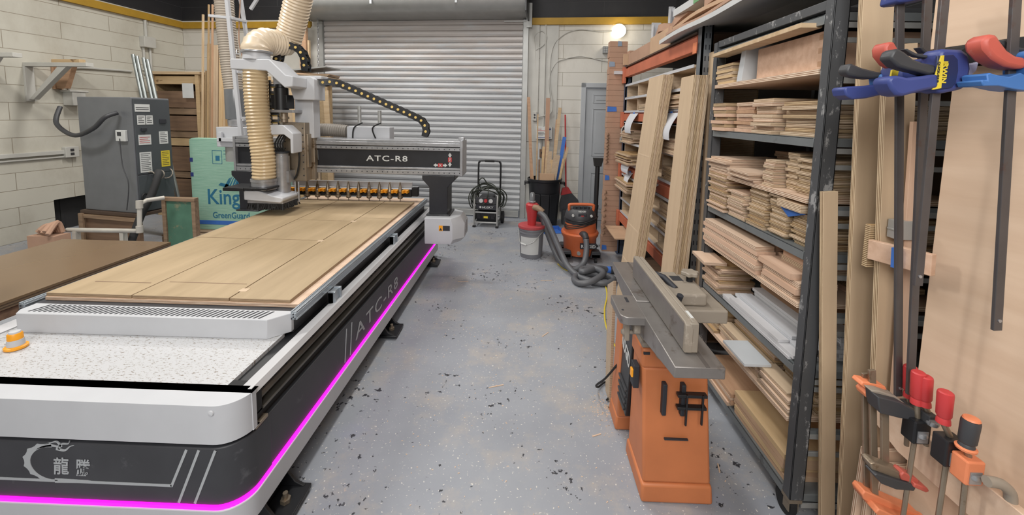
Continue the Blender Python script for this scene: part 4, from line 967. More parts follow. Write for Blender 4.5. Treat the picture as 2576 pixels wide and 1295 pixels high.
offc = [(-.20, .0, -.26, .0, 1.86, .045, 'redwood', 'tall brown stick leaning left in the trash can'), (-.16, .03, -.12, .05, 1.62, .02, 'oak', 'thin pale stick behind the tall brown one in the trash can'),
        (.02, .14, .03, .2, 1.86, .06, 'cardboard', 'broad brown board standing tallest at the rear of the trash can'), (.08, .05, .20, .1, 1.72, .045, 'oak', 'long pale batten leaning right from the trash can'),
        (.12, .0, .27, .02, 1.30, .05, 'tape_blue', 'offcut wrapped in blue tape in the trash can'), (.10, -.05, .31, -.05, 1.16, .035, 'oak', 'pale offcut leaning furthest right in the trash can'),
        (-.14, -.08, -.22, -.05, 1.12, .03, 'redwood', 'short reddish stick at the left rim of the trash can'), (-.08, -.08, -.03, -.05, 1.16, .035, 'pine', 'pine offcut left of the middle of the trash can'),
        (-.04, -.1, .03, -.08, 1.24, .04, 'oak', 'pale offcut in the middle of the trash can'), (0, -.12, .06, -.1, 1.10, .06, 'ply_light', 'wide plywood offcut in the middle of the trash can'),
        (.02, -.14, .16, -.12, 1.05, .09, 'ply_light', 'broad pale plywood scrap at the front of the trash can'), (.06, -.10, .10, -.1, .98, .07, 'pine', 'short wide pine scrap at the front of the trash can'),
        (-.1, -.12, -.09, -.1, .98, .025, 'darkwood', 'dark stick at the front left of the trash can'), (.13, -.1, .25, -.12, 1.0, .03, 'pine', 'short pine stick at the right rim of the trash can'),
        (-.12, .05, -.1, .08, 1.2, .03, 'whiteboard', 'white strip in the trash can'), (.12, .1, .16, .12, 1.55, .03, 'redwood', 'reddish stick behind the pale batten in the trash can')]
for x0, y0, x1, y1, zt, w, m_, l_ in offc:
    a = c0+Vector((x0*.75, y0*.75, .04)); b = c0+Vector((x1, y1, zt))
    tag(MB().bar(a, b, w, .012, (0, -1, .05)).build('wood_offcut', m_, smooth=False), l_, 'offcut', 'offcuts in the trash can')
tag(MB().box(-.10, .10, -.015, .015, -.05, .05).build('cardboard_scrap', 'cardboard2'), 'brown cardboard flap at the front rim of the trash can', 'scrap').location = c0+Vector((.02, -.17, .74))
dpn = thing('dustpan', 'blue dustpan lying on the floor at the foot of the black trash can', 'dustpan', (.42, 5.62, 0), R(10))
MB().prism([(-.13, -.10), (.13, -.10), (.11, .09), (-.11, .09)], 'z', .0, .01).box(-.12, .12, .08, .095, 0, .06).box(-.13, -.12, -.1, .09, 0, .05).box(.12, .13, -.1, .09, 0, .05).build('pan', 'tape_blue', dpn, bevel=.003)
MB().box(-.02, .02, .09, .2, .03, .05).build('handle', 'tape_blue', dpn, bevel=.004)
br = thing('broom', 'dark-bristled broom with a red head leaning upside in the corner behind the trash can', 'broom', rp(.78, -.25, .0))
br['label'] = 'dark-bristled broom with a red cap standing right of the trash can'
MB().prism([(-.05, .50), (.05, .50), (.15, .34), (.15, .22), (-.15, .22), (-.13, .34)], 'y', -.03, .03, Matrix.Rotation(R(-12), 4, 'Y')).build('bristles', 'darkgrey', br)
MB().prism([(-.05, .56), (.04, .56), (.08, .46), (-.09, .46)], 'y', -.035, .035, Matrix.Rotation(R(-12), 4, 'Y')).build('cap', 'red', br, bevel=.006)
MB().cyl((-.11, 0, .54), (-.14, .12, 1.62), .012, 10).build('handle', 'red', br)
MB().box(-.16, .16, -.06, .06, 0, .215).build('bristle_tip', 'darkgrey', br, bevel=.004)

# shop vacuum
vc = thing('shop_vacuum', 'orange and black wheeled shop vacuum with a carrying handle', 'vacuum cleaner', (.66, 4.60, 0), R(0))
def v_(mb, n, m, **k): return mb.build(n, m, vc, **k)
tub = v_(MB().lathe([(.165, .06), (.175, .08), (.185, .24), (.205, .27), (.212, .30), (.205, .315), (.185, .32), (.175, .40), (.170, .43)], n=40), 'tub', 'vac_orange')
v_(MB().lathe([(.17, .415), (.178, .43), (.172, .50), (.155, .55), (.13, .575), (0, .585)], n=40), 'motor_head', 'darkgrey')
v_(MB().lathe([(.181, .455), (.184, .46), (.181, .468), (.174, .468)], n=40), 'head_band', 'black')
v_(MB().tube(catmull([(-.13, -.05, .55), (-.135, -.06, .60), (-.11, -.06, .625), (.11, -.06, .625), (.135, -.06, .60), (.13, -.05, .55)], 6), .016, 10), 'handle', 'vac_orange')
for i in range(4): v_(MB().lathe([(.022, .0), (.022, .03), (.012, .03)], (-.07+.047*i, -.06, .57), 14), 'tool_socket', 'ink')
v_(MB().box(-.045, .045, -.165, -.12, .51, .545), 'switch_recess', 'ink', bevel=.006)
v_(MB().box(-.015, .015, -.169, -.165, .515, .525), 'switch', 'red')
for s in (-1, 1): v_(MB().cyl((s*.10, -.145, .52), (s*.10, -.157, .518), .014, 12), 'control_mark', 'labelwhite')
text('RIDGID', (-.04, -.146, .556), (1, 0, 0), (0, .4, 1), .08, .018, 'labelwhite', 'lettering', vc, world=False, bold=.02)
tp = v_(MB().box(-.02, .16, -.205, -.18, .165, .225), 'name_plate', 'ink', bevel=.003)
text('RIDGID', (-.008, -.2065, .178), (1, 0, 0), (0, 0, 1), .155, .034, 'labelwhite', 'lettering', tp, world=False, bold=.02)
for x, y in ((-.16, -.13), (.16, -.13), (-.16, .12), (.16, .12)):
    c_ = v_(MB().box(x-.05, x+.05, y-.05, y+.05, .055, .10).prism([(x-.06, .055), (x+.06, .055), (x+.045, .13), (x-.045, .13)], 'y', y-.05, y+.05), 'caster_housing', 'darkgrey', bevel=.006)
    v_(MB().cyl((x-.012, y-.03, .026), (x+.012, y-.03, .026), .026, 16), 'caster', 'rubber')
v_(MB().cyl((-.03, -.17, .11), (-.03, -.20, .11), .02, 12), 'drain_cap', 'hood')
v_(MB().tube(catmull([(.0, -.17, .32), (.02, -.24, .335), (.03, -.275, .30)], 6), .034, 14), 'hose_inlet', 'darkgrey')
mb = MB()
for i in range(3): mb.tube(catmull([(-.185, -.04, .40+.02*i), (-.16, -.14, .37+.02*i), (0, -.21, .41+.02*i), (.13, -.16, .46+.012*i), (.19, -.04, .49)], 8), .006, 6)
v_(mb, 'power_cord', 'rubber')
# vacuum hose to the separator
def hose2(pts, r): 
    Q = resample(catmull(pts, 14), .010); return MB().tube(Q, [r*(1.05 if i % 2 else .96) for i in range(len(Q))], 14)
tag(hose2([(.69, 4.32, .30), (.69, 4.27, .20), (.66, 4.20, .09), (.58, 4.14, .04), (.50, 4.16, .04), (.42, 4.28, .06), (.34, 4.48, .18), (.27, 4.6, .34), (.22, 4.64, .46), (.16, 4.62, .52)], .030).build('vacuum_hose', 'hosegrey'), 'grey hose looping from the front of the orange vacuum up to the red cyclone', 'hose')
coil = [(.20, 4.52, .53), (.26, 4.42, .49), (.33, 4.32, .36), (.40, 4.20, .22), (.47, 4.08, .10), (.56, 3.96, .04), (.70, 3.82, .035), (.82, 3.80, .035), (.90, 3.88, .035), (.86, 3.98, .035), (.72, 4.02, .035), (.58, 3.98, .04), (.52, 3.88, .035), (.56, 3.78, .035), (.68, 3.78, .06), (.80, 3.90, .09), (.74, 4.02, .095), (.62, 4.0, .09), (.60, 3.93, .09), (.66, 3.95, .095), (.78, 4.06, .08), (.88, 4.12, .045)]
tag(hose2(coil, .030).build('vacuum_hose', 'hosegrey'), 'long grey hose running from the red cyclone and lying coiled on the floor', 'hose')
cf = MB().cyl((.88, 4.12, .045), (.98, 4.02, .045), .034, 16)
hn = thing('hose_nozzle', 'dark hose end with a blue ring lying past the coiled hose', 'nozzle', (.9, 4.1, 0))
MB().cyl((.875, 4.125, .04), (.92, 4.13, .04), .036, 16).build('blue_ring', 'tape_blue', hn, True)
MB().cyl((.92, 4.13, .04), (1.0, 4.13, .04), .038, 16, .03).build('cuff', 'darkgrey', hn, True)
# bucket with cyclone
bk = thing('bucket', 'grey plastic bucket with a wire handle and a dusty red lid', 'bucket', (.115, 4.62, 0))
MB().lathe([(0, 0), (.122, 0), (.125, .008), (.138, .28), (.146, .285), (.146, .30), (.139, .302), (.139, .315), (.146, .317), (.146, .33), (.138, .345), (.130, .345)], n=36).build('body', 'bucketgrey', bk)
MB().lathe([(.150, .335), (.154, .338), (.154, .362), (.135, .366), (.10, .358), (0, .362)], n=36).build('lid', 'redlid', bk)
MB().tube(catmull([(-.146, -.02, .31), (-.13, -.09, .19), (-.08, -.15, .17), (.02, -.165, .21), (.10, -.12, .29), (.146, -.02, .31)], 8), .004, 6).build('wire_handle', 'hood', bk)
MB().tube([(-.115, -.12, .178), (-.06, -.162, .172)], .010, 8).build('grip', 'labelwhite', bk)
MB().add([(.1385*math.cos(a)*(1 if z > .1 else .955), .1385*math.sin(a)*(1 if z > .1 else .955), z) for z in (.05, .25) for a in [R(-150+12*i) for i in range(9)]], [(i, i+1, i+10, i+9) for i in range(8)]).build('paper_label', 'labelwhite', bk)
cyc = thing('dust_cyclone', 'red cone-shaped dust separator with a clear top, standing on the bucket lid', 'cyclone separator', (.115, 4.62, .360))
MB().lathe([(.045, 0), (.048, .02), (.058, .13), (.072, .20), (.073, .235), (.06, .25), (.03, .255)], n=28).build('cone', 'red', cyc)
MB().tube(catmull([(.02, -.05, .215), (.07, -.09, .21), (.115, -.11, .175)], 6), .033, 14).build('inlet', 'palletwood', cyc)
MB().tube(catmull([(.05, .02, .215), (.06, .05, .19)], 6), .03, 12).build('outlet', 'red', cyc)
MB().lathe([(.034, .255), (.036, .27), (.03, .275), (.028, .36), (.02, .372), (0, .375)], n=20).build('clear_tube', 'smokeglass', cyc)
MB().lathe([(.038, .262), (.04, .265), (.04, .275), (.036, .278)], n=20).build('band', 'steel', cyc)
# yellow extension cord
tag(MB().tube(catmull([(.40, 4.35, .008), (.46, 4.2, .008), (.56, 4.12, .008), (.72, 4.08, .008), (.80, 3.86, .008), (.78, 3.6, .008), (.70, 3.3, .008), (.66, 3.0, .008), (.68, 2.7, .008), (.75, 2.45, .008)], 8), .006, 6).build('extension_cord', 'yellow'), 'yellow extension cord trailing on the floor from the vacuum towards the jointer', 'cord')
# pipe and cardboard column
pp = thing('vacuum_wand', 'long black plastic wand with a flared end standing beside the cardboard column', 'wand', (.90, 5.02, 0))
MB().tube([(0, 0, .02), (.005, 0, .5), (.01, .01, 1.0)], .028, 16).tube([(.004, 0, .48), (.005, 0, .52)], .034, 16).build('tube', 'black', pp)
MB().prism([(-.03, 1.0), (.05, 1.0), (.075, 1.10), (-.045, 1.10)], 'y', -.03, .045).build('flared_nozzle', 'rubber', pp, bevel=.004)
MB().lathe([(.05, 0), (.05, .01), (.03, .03)], n=18).build('foot', 'rubber', pp)
cc = thing('cardboard_column', 'tall narrow column of brown cardboard stuck with bits of blue tape', 'cardboard', (1.0, 4.84, 0))
mb = MB(); random.seed(9)
for i in range(40):
    z0 = i*2.46/40; j = random.uniform(-.004, .004)
    mb.box(-.035+j, .165+j*.5, 0, .11, z0, z0+2.46/40-.003)
mb.build('folded_sheets', 'cardboard', cc, smooth=False)
MB().box(-.03, .16, .005, .105, 0.01, 2.455).build('core_sheet', 'cardboard', cc)
for (x0, x1, z, m_) in ((.05, .10, 2.40, 'tape_grey'), (-.04, .03, 2.17, 'tape_grey'), (-.04, .07, 1.66, 'tape_blue'), (-.036, .02, .86, 'tape_blue'), (-.04, .02, .02, 'tape_blue')):
    MB().prism([(x0, z), (x1, z+.004), (x1-.006, z+.055), (x0+.004, z+.06)], 'y', -.005, -.003 if z != 0 else 0).build('tape', m_, cc)
mb = MB()
for z0 in list(range(105, 140, 4))+list(range(20, 70, 7)):
    z = z0/100; a = random.uniform(0, 3)
    mb.add([(-.036, -.002, z), (-.02, -.02-random.uniform(0, .02), z+.02), (-.015, -.004, z+.05), (.0, -.012, z+.02)], [(0, 1, 2), (0, 1, 3), (1, 2, 3)])
mb.build('torn_flap', 'darkwood', cc, smooth=False)
# lumber and folded card behind the gantry, left of the roller door
random.seed(21)
tag(MB().box(-3.50, -3.39, -.26, -.20, 0, 2.95).build('lumber_post', 'redwood') and room(bpy.data.objects['lumber_post']), 'tall pinkish timber post standing left of the roller door', 'post')
tag(room(MB().box(-3.375, -3.35, -.24, -.20, 0, 2.7).build('lumber_batten', 'oak')), 'slim batten beside the tall pinkish post', 'batten')
shf = thing('storage_shelf', 'rough shelf loaded with boards behind the gantry, left of the roller door', 'shelf', rp(-4.5, -.70, 0), TH)
MB().box(0, 1.55, 0, .4, 2.02, 2.05).box(.0, 1.55, 0, .4, 1.1, 1.13).build('shelf_board', 'oak', shf, bevel=.002)
for x in (0, .75, 1.5): MB().box(x, x+.05, 0, .05, 0, 2.1).box(x, x+.05, .35, .4, 0, 2.1).build('post', 'pine', shf, bevel=.002)
MB().prism([(1.1, 2.17), (1.72, 2.23), (1.72, 2.245), (1.1, 2.19)], 'y', -.05, .35).build('grey_panel', 'hood', shf)
for i, (x, w, a, m_) in enumerate(((.66, .10, 0, 'ply_light'), (.80, .05, 2, 'oak'), (.98, .07, -3, 'ply_light'), (1.06, .05, -4, 'pine'), (1.15, .05, -6, 'ply_pink'), (1.24, .10, -4, 'oak'), (1.34, .05, -3, 'ply_light'), (1.42, .12, 0, 'ply_dark'), (1.52, .08, -2, 'oak'))):
    o = MB().box(-w/2, w/2, -.012, .012, 0, 2.0-.05*(i % 3)).build('leaning_board', m_, smooth=False)
    o.matrix_world = Matrix.Translation(rp(-4.19+x, -.80-.004*i, 0)) @ Matrix.Rotation(TH, 4, 'Z') @ Matrix.Rotation(R(a), 4, 'Y')
    tag(o, '%s board leaning in the row between gantry and roller door' % ('wide left', 'thin second', 'pale slanting', 'slim pine', 'steep pale', 'broad oak', 'pale narrow', 'broad weathered', 'rightmost')[i], 'board', 'boards left of the roller door')
for i in range(6):
    o = MB().box(-.28, .28, -.2, .2, 0, .014).build('stacked_board', ('ply_dark', 'cardboard', 'oak', 'palletwood', 'ply_light', 'cardboard2')[i], bevel=.001)
    o.location = rp(-3.12+.012*(i % 3), -.38, 2.055+.015*i) if False else rp(-3.10+.012*(i % 3), -.52, 2.055+.015*i); o.rotation_euler = (0, 0, TH+.03*i)
    tag(o, ('lowest', 'second lowest', 'third', 'fourth', 'fifth', 'topmost')[i]+' board of the small stack beside the roller door chain', 'board', 'boards stacked on the shelf by the chain')
for i, (x, h, w) in enumerate(((-3.05, 2.9, .16), (-2.86, 1.9, .14))):
    pass
# ================================================================ pallet rack with cubbies (far right)
RX0, RX1, RY0, RY1 = 1.14, 2.05, 2.83, 4.75
rk = thing('pallet_rack', 'tall pallet rack with orange beams and dark blue-grey uprights holding cubby shelves', 'rack', (RX0, RY0, 0))
def r_(mb, n, m, p=rk, **k): return mb.build(n, m, p, True, **k)
for x in (RX0, RX1-.07):
    for y in (RY0-.07, RY1):
        um = MB(); um.cur = 1
        for i in range(30): um.box(x+.02, x+.028, y-.0015, y, .1+.072*i, .13+.072*i); um.box(x+.044, x+.052, y-.0015, y, .1+.072*i, .13+.072*i)
        um.cur = 0
        u = r_(um.box(x, x+.07, y, y+.012, 0, 2.28).box(x, x+.012, y, y+.07, 0, 2.28).box(x+.058, x+.07, y, y+.07, 0, 2.28).box(x-.02, x+.09, y-.01, y+.08, 0, .012), 'upright', ['rackgrey' if y < 3 else 'rackblue', 'ink'], bevel=.0)
BZ = (2.10, 1.60, 1.03, .46)
for z in BZ:
    for x in (RX0-.012, RX1-.05):
        r_(MB().prism([(x, z-.055), (x+.055, z-.055), (x+.055, z+.055), (x+.02, z+.055), (x+.02, z+.035), (x, z+.035)], 'y', RY0-.0, RY1), 'beam', 'beam_orange', bevel=.003)
    r_(MB().box(RX0-.03, RX0+.03, RY1, RY1+.075, z-.12, z+.06), 'beam_connector', 'beam_orange', bevel=.004)
r_(MB().box(RX0-.01, RX1, RY0, RY1, 2.157, 2.17), 'top_deck', 'darkboard')
r_(MB().box(RX1-.1, RX1-.09, RY0, RY1, .5, 2.1), 'back_mesh', 'darkboard')
r_(MB().box(RX0-.016, RX0-.013, RY0-.02, RY0+.04, 2.03, 2.10), 'load_tag', 'clamp_orange')
# cubby units
def cubby(z0, rows, ys, lab):
    t = thing('cubby_unit', lab, 'cubby shelves', (RX0, RY0, z0))
    H = sum(rows); y0, y1 = ys[0], ys[-1]
    for i, y in enumerate(ys):
        t1 = MB().box(RX0+.01, RX0+.42, y-.010, y+.010, z0, z0+H); t1.build('divider' if 0 < i < len(ys)-1 else 'side_panel', 'ply_light', t, True)
    z = z0
    for h in [0]+list(rows):
        z += h
        MB().box(RX0-.006, RX0+.42, y0-.01, y1+.01, z-.009, z+.009).build('shelf', 'ply_light', t, True)
        MB().box(RX0-.012, RX0-.006, y0-.01, y1+.01, z-.011, z+.011).build('shelf_edging', 'white', t, True)
    MB().box(RX0+.42, RX0+.43, y0-.01, y1+.01, z0, z0+H).build('back_panel', 'ply_dark', t, True)
    return t
ysd = [2.86, 3.30, 3.78, 4.26, 4.70]
ysm = [2.86, 3.42, 4.05, 4.70]
cubby(1.66, (.145, .145), ysd, 'pine cubby unit with white shelf edges on the upper orange beam')
cubby(1.10, (.22, .23), ysm, 'pine cubby unit between the second and third orange beams')
cubby(.53, (.15, .13, .15), ysm, 'pine cubby unit resting on the lowest orange beam')
r_(MB().box(RX0, RX1-.05, RY0, RY1, 1.655, 1.663) if False else MB().box(RX0+.05, RX1-.05, RY0, RY1, .02, .03), 'floor_board', 'cardboard2')
# ---- generic stacks: every board is its own object
protos = {}
def board_obj(name, mat, L, W, T, bev=.0006):
    key = (name, mat, round(L, 3), round(W, 3), round(T, 4))
    if key in protos:
        o = protos[key].copy(); COL.objects.link(o); return o
    mb = MB().box(-L/2, L/2, -W/2, W/2, 0, T); o = mb.build(name, mat, smooth=False); protos[key] = o
    return o
ORD = ['lowest', 'second from the bottom', 'third from the bottom', 'fourth from the bottom', 'fifth from the bottom', 'sixth from the bottom', 'seventh from the bottom', 'eighth from the bottom', 'ninth from the bottom', 'tenth from the bottom']
def stack(name, where, group, x0, x1, y0, y1, z0, n, T, mats, jx=.012, jy=.02, rz=0.0, cat='board', seed=None, lens=None, gap=.0014, along='y'):
    """n boards lying flat on each other, long side along Y (or X)"""
    rnd = random.Random(seed if seed is not None else hash(group) % 999 if False else len(bpy.data.objects))
    z = z0
    for i in range(n):
        L, W = (y1-y0, x1-x0) if along == 'y' else (x1-x0, y1-y0)
        if lens: L *= lens[i % len(lens)]
        L = round(L*rnd.choice((1, .97, .94)), 3); t = T if not isinstance(T, (list, tuple)) else T[i % len(T)]
        m_ = mats[i % len(mats)] if isinstance(mats, (list, tuple)) else mats
        o = board_obj(name, m_, L, W, t)
        dx = rnd.uniform(-jx, jx*.4); dy = rnd.uniform(-jy, jy)
        o.location = ((x0+x1)/2+dx, (y0+y1)/2+dy, z)
        o.rotation_euler = (0, 0, (PI/2 if along == 'y' else 0)+rz+rnd.uniform(-.012, .012))
        if n <= 3: lb = '%s of the %s' % (('lowest', 'middle', 'topmost')[i] if n == 3 else ('lower', 'upper')[i] if n == 2 else 'only board', where)
        elif i == n-1: lb = 'topmost board of the %s' % where
        elif i == 0: lb = 'lowest board of the %s' % where
        else: lb = 'one board within the %s' % where
        if n == 1: lb = where
        tag(o, lb, cat, group)
        z += t+gap
    return z
P_L, P_D, P_P, P_N = 'ply_light', 'ply_dark', 'ply_pink', 'ply'
# stacks in the pallet rack (base heights follow the cubby shelves)
e = .0005
stack('plywood_strip', 'stack on the top cubby row beside the right leaning boards', 'strips in the upper cubbies', 1.12, 1.40, 2.98, 3.26, 1.669+.0005, 9, .0105, [P_L, P_P, P_N], .02, .03)
stack('plywood_strip', 'small stack in the lower middle cubby of the upper unit', 'strips in the upper cubbies', 1.13, 1.40, 3.84, 4.1, 1.669+e, 5, .0105, [P_L, P_N], .015, .03)
stack('plywood_strip', 'few strips lying in the top right cubby', 'strips in the upper cubbies', 1.15, 1.40, 3.0, 3.25, 1.814+e, 2, .008, [P_L], .015, .02)
tag(MB().box(1.125, 1.5, 4.30, 4.66, 1.814+e, 1.819).build('loose_sheet', 'paper'), 'thin loose sheet in the far top cubby', 'sheet')
stack('plywood_strip', 'stack in the far bay beneath the second orange beam', 'strips on the middle unit', 1.10, 1.40, 4.22, 4.66, 1.329+e, 11, .0105, [P_L, P_P, P_L], .03, .04)
stack('plywood_strip', 'stack between the two leaning bundles below the second beam', 'strips on the middle unit', 1.11, 1.40, 3.00, 3.38, 1.329+e, 8, .0135, [P_P, P_L], .02, .03)
stack('plywood_strip', 'stack in the middle bay below the second beam', 'strips on the middle unit', 1.12, 1.40, 3.5, 3.95, 1.329+e, 7, .0125, [P_L, P_D], .02, .03)
stack('plywood_strip', 'stack standing in the middle-unit cubby between the leaning bundles', 'strips on the middle unit', 1.14, 1.40, 3.00, 3.38, 1.110+e, 8, .012, [P_D, P_N], .012, .02)
stack('plywood_strip', 'stack in the far lower cubby of the middle unit', 'strips on the middle unit', 1.08, 1.40, 4.16, 4.64, 1.110+e, 9, .0115, [P_P, P_L, P_D], .05, .05, .05)
stack('plywood_strip', 'wide stack under the third orange beam at the far end', 'strips at the far end', 1.06, 1.40, 4.20, 4.66, .969+e, 9, .0115, [P_L, P_P], .04, .04, -.05) if False else None
stack('plywood_strip', 'stack in the far bay below the third orange beam', 'strips on the lower unit', 1.05, 1.40, 4.14, 4.66, .969+e, 3, .006, [P_L], .02, .02) if False else None
stack('plywood_strip', 'stack in the near bay below the third orange beam', 'strips on the lower unit', 1.13, 1.40, 2.98, 3.38, .819+e, 6, .016, [P_L, P_N], .015, .02)
stack('plywood_strip', 'stack in the far bay of the lowest unit', 'strips on the lower unit', 1.06, 1.40, 4.14, 4.66, .819+e, 9, .0115, [P_L, P_P, P_D], .03, .03)
stack('plywood_strip', 'stack in the near bay of the lowest unit, second shelf', 'strips on the lower unit', 1.13, 1.40, 2.96, 3.38, .689+e, 5, .0125, [P_L, P_D], .015, .02)
stack('plywood_strip', 'strips on the bottom shelf of the lowest unit', 'strips on the lower unit', 1.12, 1.40, 2.96, 3.38, .539+e, 3, .0125, [P_L], .015, .02)
bxd = thing('flat_board', 'pale board sticking out over the aisle at the far end of the rack', 'board', (1.06, 4.45, .36), 0)
MB().box(-.11, .25, -.32, .18, 0, .012).build('board', 'cardboard2', bxd, bevel=.001)
MB().box(.16, .22, -.3, .1, -.36, 0).build('support', 'black', bxd)
stack('wood_board', 'short boards on the floor under the pale jutting board', 'boards at the rack foot', 1.06, 1.12, 3.95, 4.2, 0.0, 6, .02, ['pine', P_D], .01, .01) if False else None
tag(MB().box(1.2, 2.0, 2.85, 4.6, .031, .17).build('panel_stack', 'darkwood', bevel=.002), 'dark stack of panels lying under the lowest orange beam', 'panel stack')
po = thing('power_outlet', 'small grey outlet with a short cable on the far upright of the rack', 'outlet', (1.12, 4.735, 1.34))
MB().box(1.095, 1.135, 4.71, 4.745, 1.31, 1.37).build('box', 'hood', po, True, bevel=.004)
MB().tube(catmull([(1.115, 4.73, 1.37), (1.112, 4.73, 1.46), (1.14, 4.74, 1.50)], 5), .006, 6).build('cable', 'wallpost', po, True)
# curling paper sheets taped to the beams
def curl(y0, y1, z, drop, out, lab):
    vs = []; fs = []; n = 12
    for i in range(n+1):
        t = i/n; x = RX0-.018-out*math.sin(t*PI*.62); zz = z-drop*t
        for y in (y0, y1-(y1-y0)*.25*t): vs.append((x, y, zz)); vs.append((x+.002, y, zz))
    for i in range(n): 
        a = i*4; fs += [(a, a+2, a+6, a+4), (a+1, a+5, a+7, a+3), (a, a+4, a+5, a+1), (a+2, a+3, a+7, a+6)]
    fs += [(0, 1, 3, 2), (n*4, n*4+2, n*4+3, n*4+1)]
    t_ = thing('paper_drawing', lab, 'paper', (RX0-.02, (y0+y1)/2, z))
    MB().add(vs, fs).build('sheet', 'paperbright', t_, True)
    MB().box(RX0-.0205, RX0-.0185, (y0+y1)/2-.03, (y0+y1)/2+.03, z-.05, z+.01).build('tape', 'tape_blue', t_, True)
    return t_
curl(3.03, 3.38, 1.64, .20, .07, 'large white drawing curling off the second orange beam between the leaning bundles')
curl(4.12, 4.42, 1.64, .20, .07, 'white drawing taped with blue to the far part of the second orange beam')
curl(4.20, 4.55, 1.16, .14, .06, 'white paper drooping over the far middle cubby shelf')
curl(3.40, 3.62, 1.05, .13, .09, 'blank white paper peeling off the third orange beam')
curl(4.22, 4.42, 1.03, .13, .05, 'small white paper hanging at the far end of the third orange beam')
# leaning bundles of long plywood boards, faces to the aisle
def lean(n, y0, y1, xt, xb, zt, L, T, mats, name, group, lab, tilt_y, seed=1, groove=None):
    rnd = random.Random(seed)
    for i in range(n):
        W = (y1-y0)*(1 if i == 0 else rnd.uniform(.96, 1.02)); 
        o = board_obj(name, mats[i % len(mats)], L, round(W, 3), T)
        # local X up the board, local Y along world Y, local Z thickness towards +X
        a = math.atan2(xt-xb, zt)
        up = Vector((math.sin(a), tilt_y, math.cos(a))).normalized(); wy = Vector((0, 1, 0)); th_ = up.cross(wy).normalized()*-1; wy = th_.cross(up)
        if th_.x < 0: th_ = -th_
        wy = th_.cross(up)
        off = Vector((xb+i*(T+.0015)+rnd.uniform(0, .001), (y0+y1)/2+rnd.uniform(-.008, .008), .004))
        mid = off+up*(L/2)
        o.matrix_world = Matrix((up, wy, th_)).transposed().to_4x4() if False else Matrix.Translation(mid) @ Matrix((up, wy, th_)).transposed().to_4x4()
        if i == 0: l_ = 'front board, facing the aisle, of the '+lab
        elif i == n-1: l_ = 'rear board of the '+lab
        else: l_ = 'one inner board of the '+lab
        tag(o, l_, 'board', group)
        if groove and i == 0:
            for gz in groove:
                g = MB().box(gz-L/2-.006, gz-L/2+.006, -W/2+.03, W/2-.04, -.001, .0005).build('groove', 'ply_light', o)
lean(4, 3.16, 3.52, 1.035, .84, 1.9, 1.93, .0175, ['ply', 'ply_light', 'ply'], 'leaning_plywood', 'left leaning plywood bundle', 'bundle leaning on the middle of the orange rack', .0, 2, (1.30, .70, .40))
lean(5, 2.56, 2.76, 1.02, .93, 1.84, 1.86, .0175, ['ply', 'ply_light', 'ply_dark'], 'leaning_plywood', 'right leaning plywood bundle', 'bundle leaning between orange rack and steel cart', .0, 3)
# boards standing behind the right bundle
o = board_obj('tall_board', 'ply', 2.02, .22, .018); o.matrix_world = Matrix.Translation((1.19, 2.68, 1.013)) @ Matrix(((0, 0, 1, 0), (0, 1, 0, 0), (-1, 0, 0, 0), (0, 0, 0, 1))); tag(o, 'taller plywood board standing behind the right leaning bundle', 'board')

# ---- things on top of the rack and cart
def gable(name, mat, pts, y0, y1, lab, cat, m2=None):
    t = thing(name, lab, cat, (pts[0][0], y0, pts[0][1])); MB().prism(pts, 'y', y0, y1).build('body', mat, t, True, bevel=.004); return t
tb1 = thing('cardboard_box', 'long pinkish cardboard box at the far end of the top orange beam', 'box', (1.16, 3.9, 2.172))
MB().box(1.15, 1.6, 3.92, 4.72, 2.171, 2.30).build('body', 'cardboard', tb1, True, bevel=.003)
tb1 = thing('cardboard_box', 'long tan cardboard box in the middle of the top orange beam', 'box', (1.16, 3.2, 2.172))
MB().box(1.14, 1.6, 3.36, 3.90, 2.171, 2.32).build('body', 'cardboard2', tb1, True, bevel=.003)
MB().box(1.138, 1.14, 3.375, 3.42, 2.175, 2.32).build('tape', 'cardboard', tb1, True)
tb1 = thing('cardboard_box', 'small box printed with green at the far corner of the rack top', 'box', (1.10, 4.74, 2.172))
MB().box(1.16, 1.4, 4.735, 4.85, 2.171, 2.34).build('body', 'cardboard', tb1, True, bevel=.003)
MB().box(1.24, 1.30, 4.733, 4.735, 2.172, 2.34).build('green_print', 'greentape', tb1, True)
MB().box(1.10, 1.155, 4.73, 4.76, 2.18, 2.30).build('flap', 'cardboard2', tb1, True)
tag(MB().box(1.02, 1.2, 4.80, 4.86, 2.085, 2.12).build('white_profile', 'white'), 'short white plastic profile end sticking out left at the far rack corner', 'profile')
for i, (x, y, h, w) in enumerate(((1.36, 4.62, 2.62, .10), (1.52, 4.58, 2.78, .05), (1.60, 4.62, 2.74, .06))):
    t_ = MB().box(x, x+w, y, y+.012, 2.302, h).box(x, x+.010, y-.05, y, 2.302, h-.03).box(x+w-.010, x+w, y-.05, y, 2.302, h-.02)
    tag(t_.build('white_profile', 'white', bevel=.002), ('widest white channel', 'tallest white channel', 'right-hand white channel')[i]+' standing on the rack top against the black wall', 'profile')
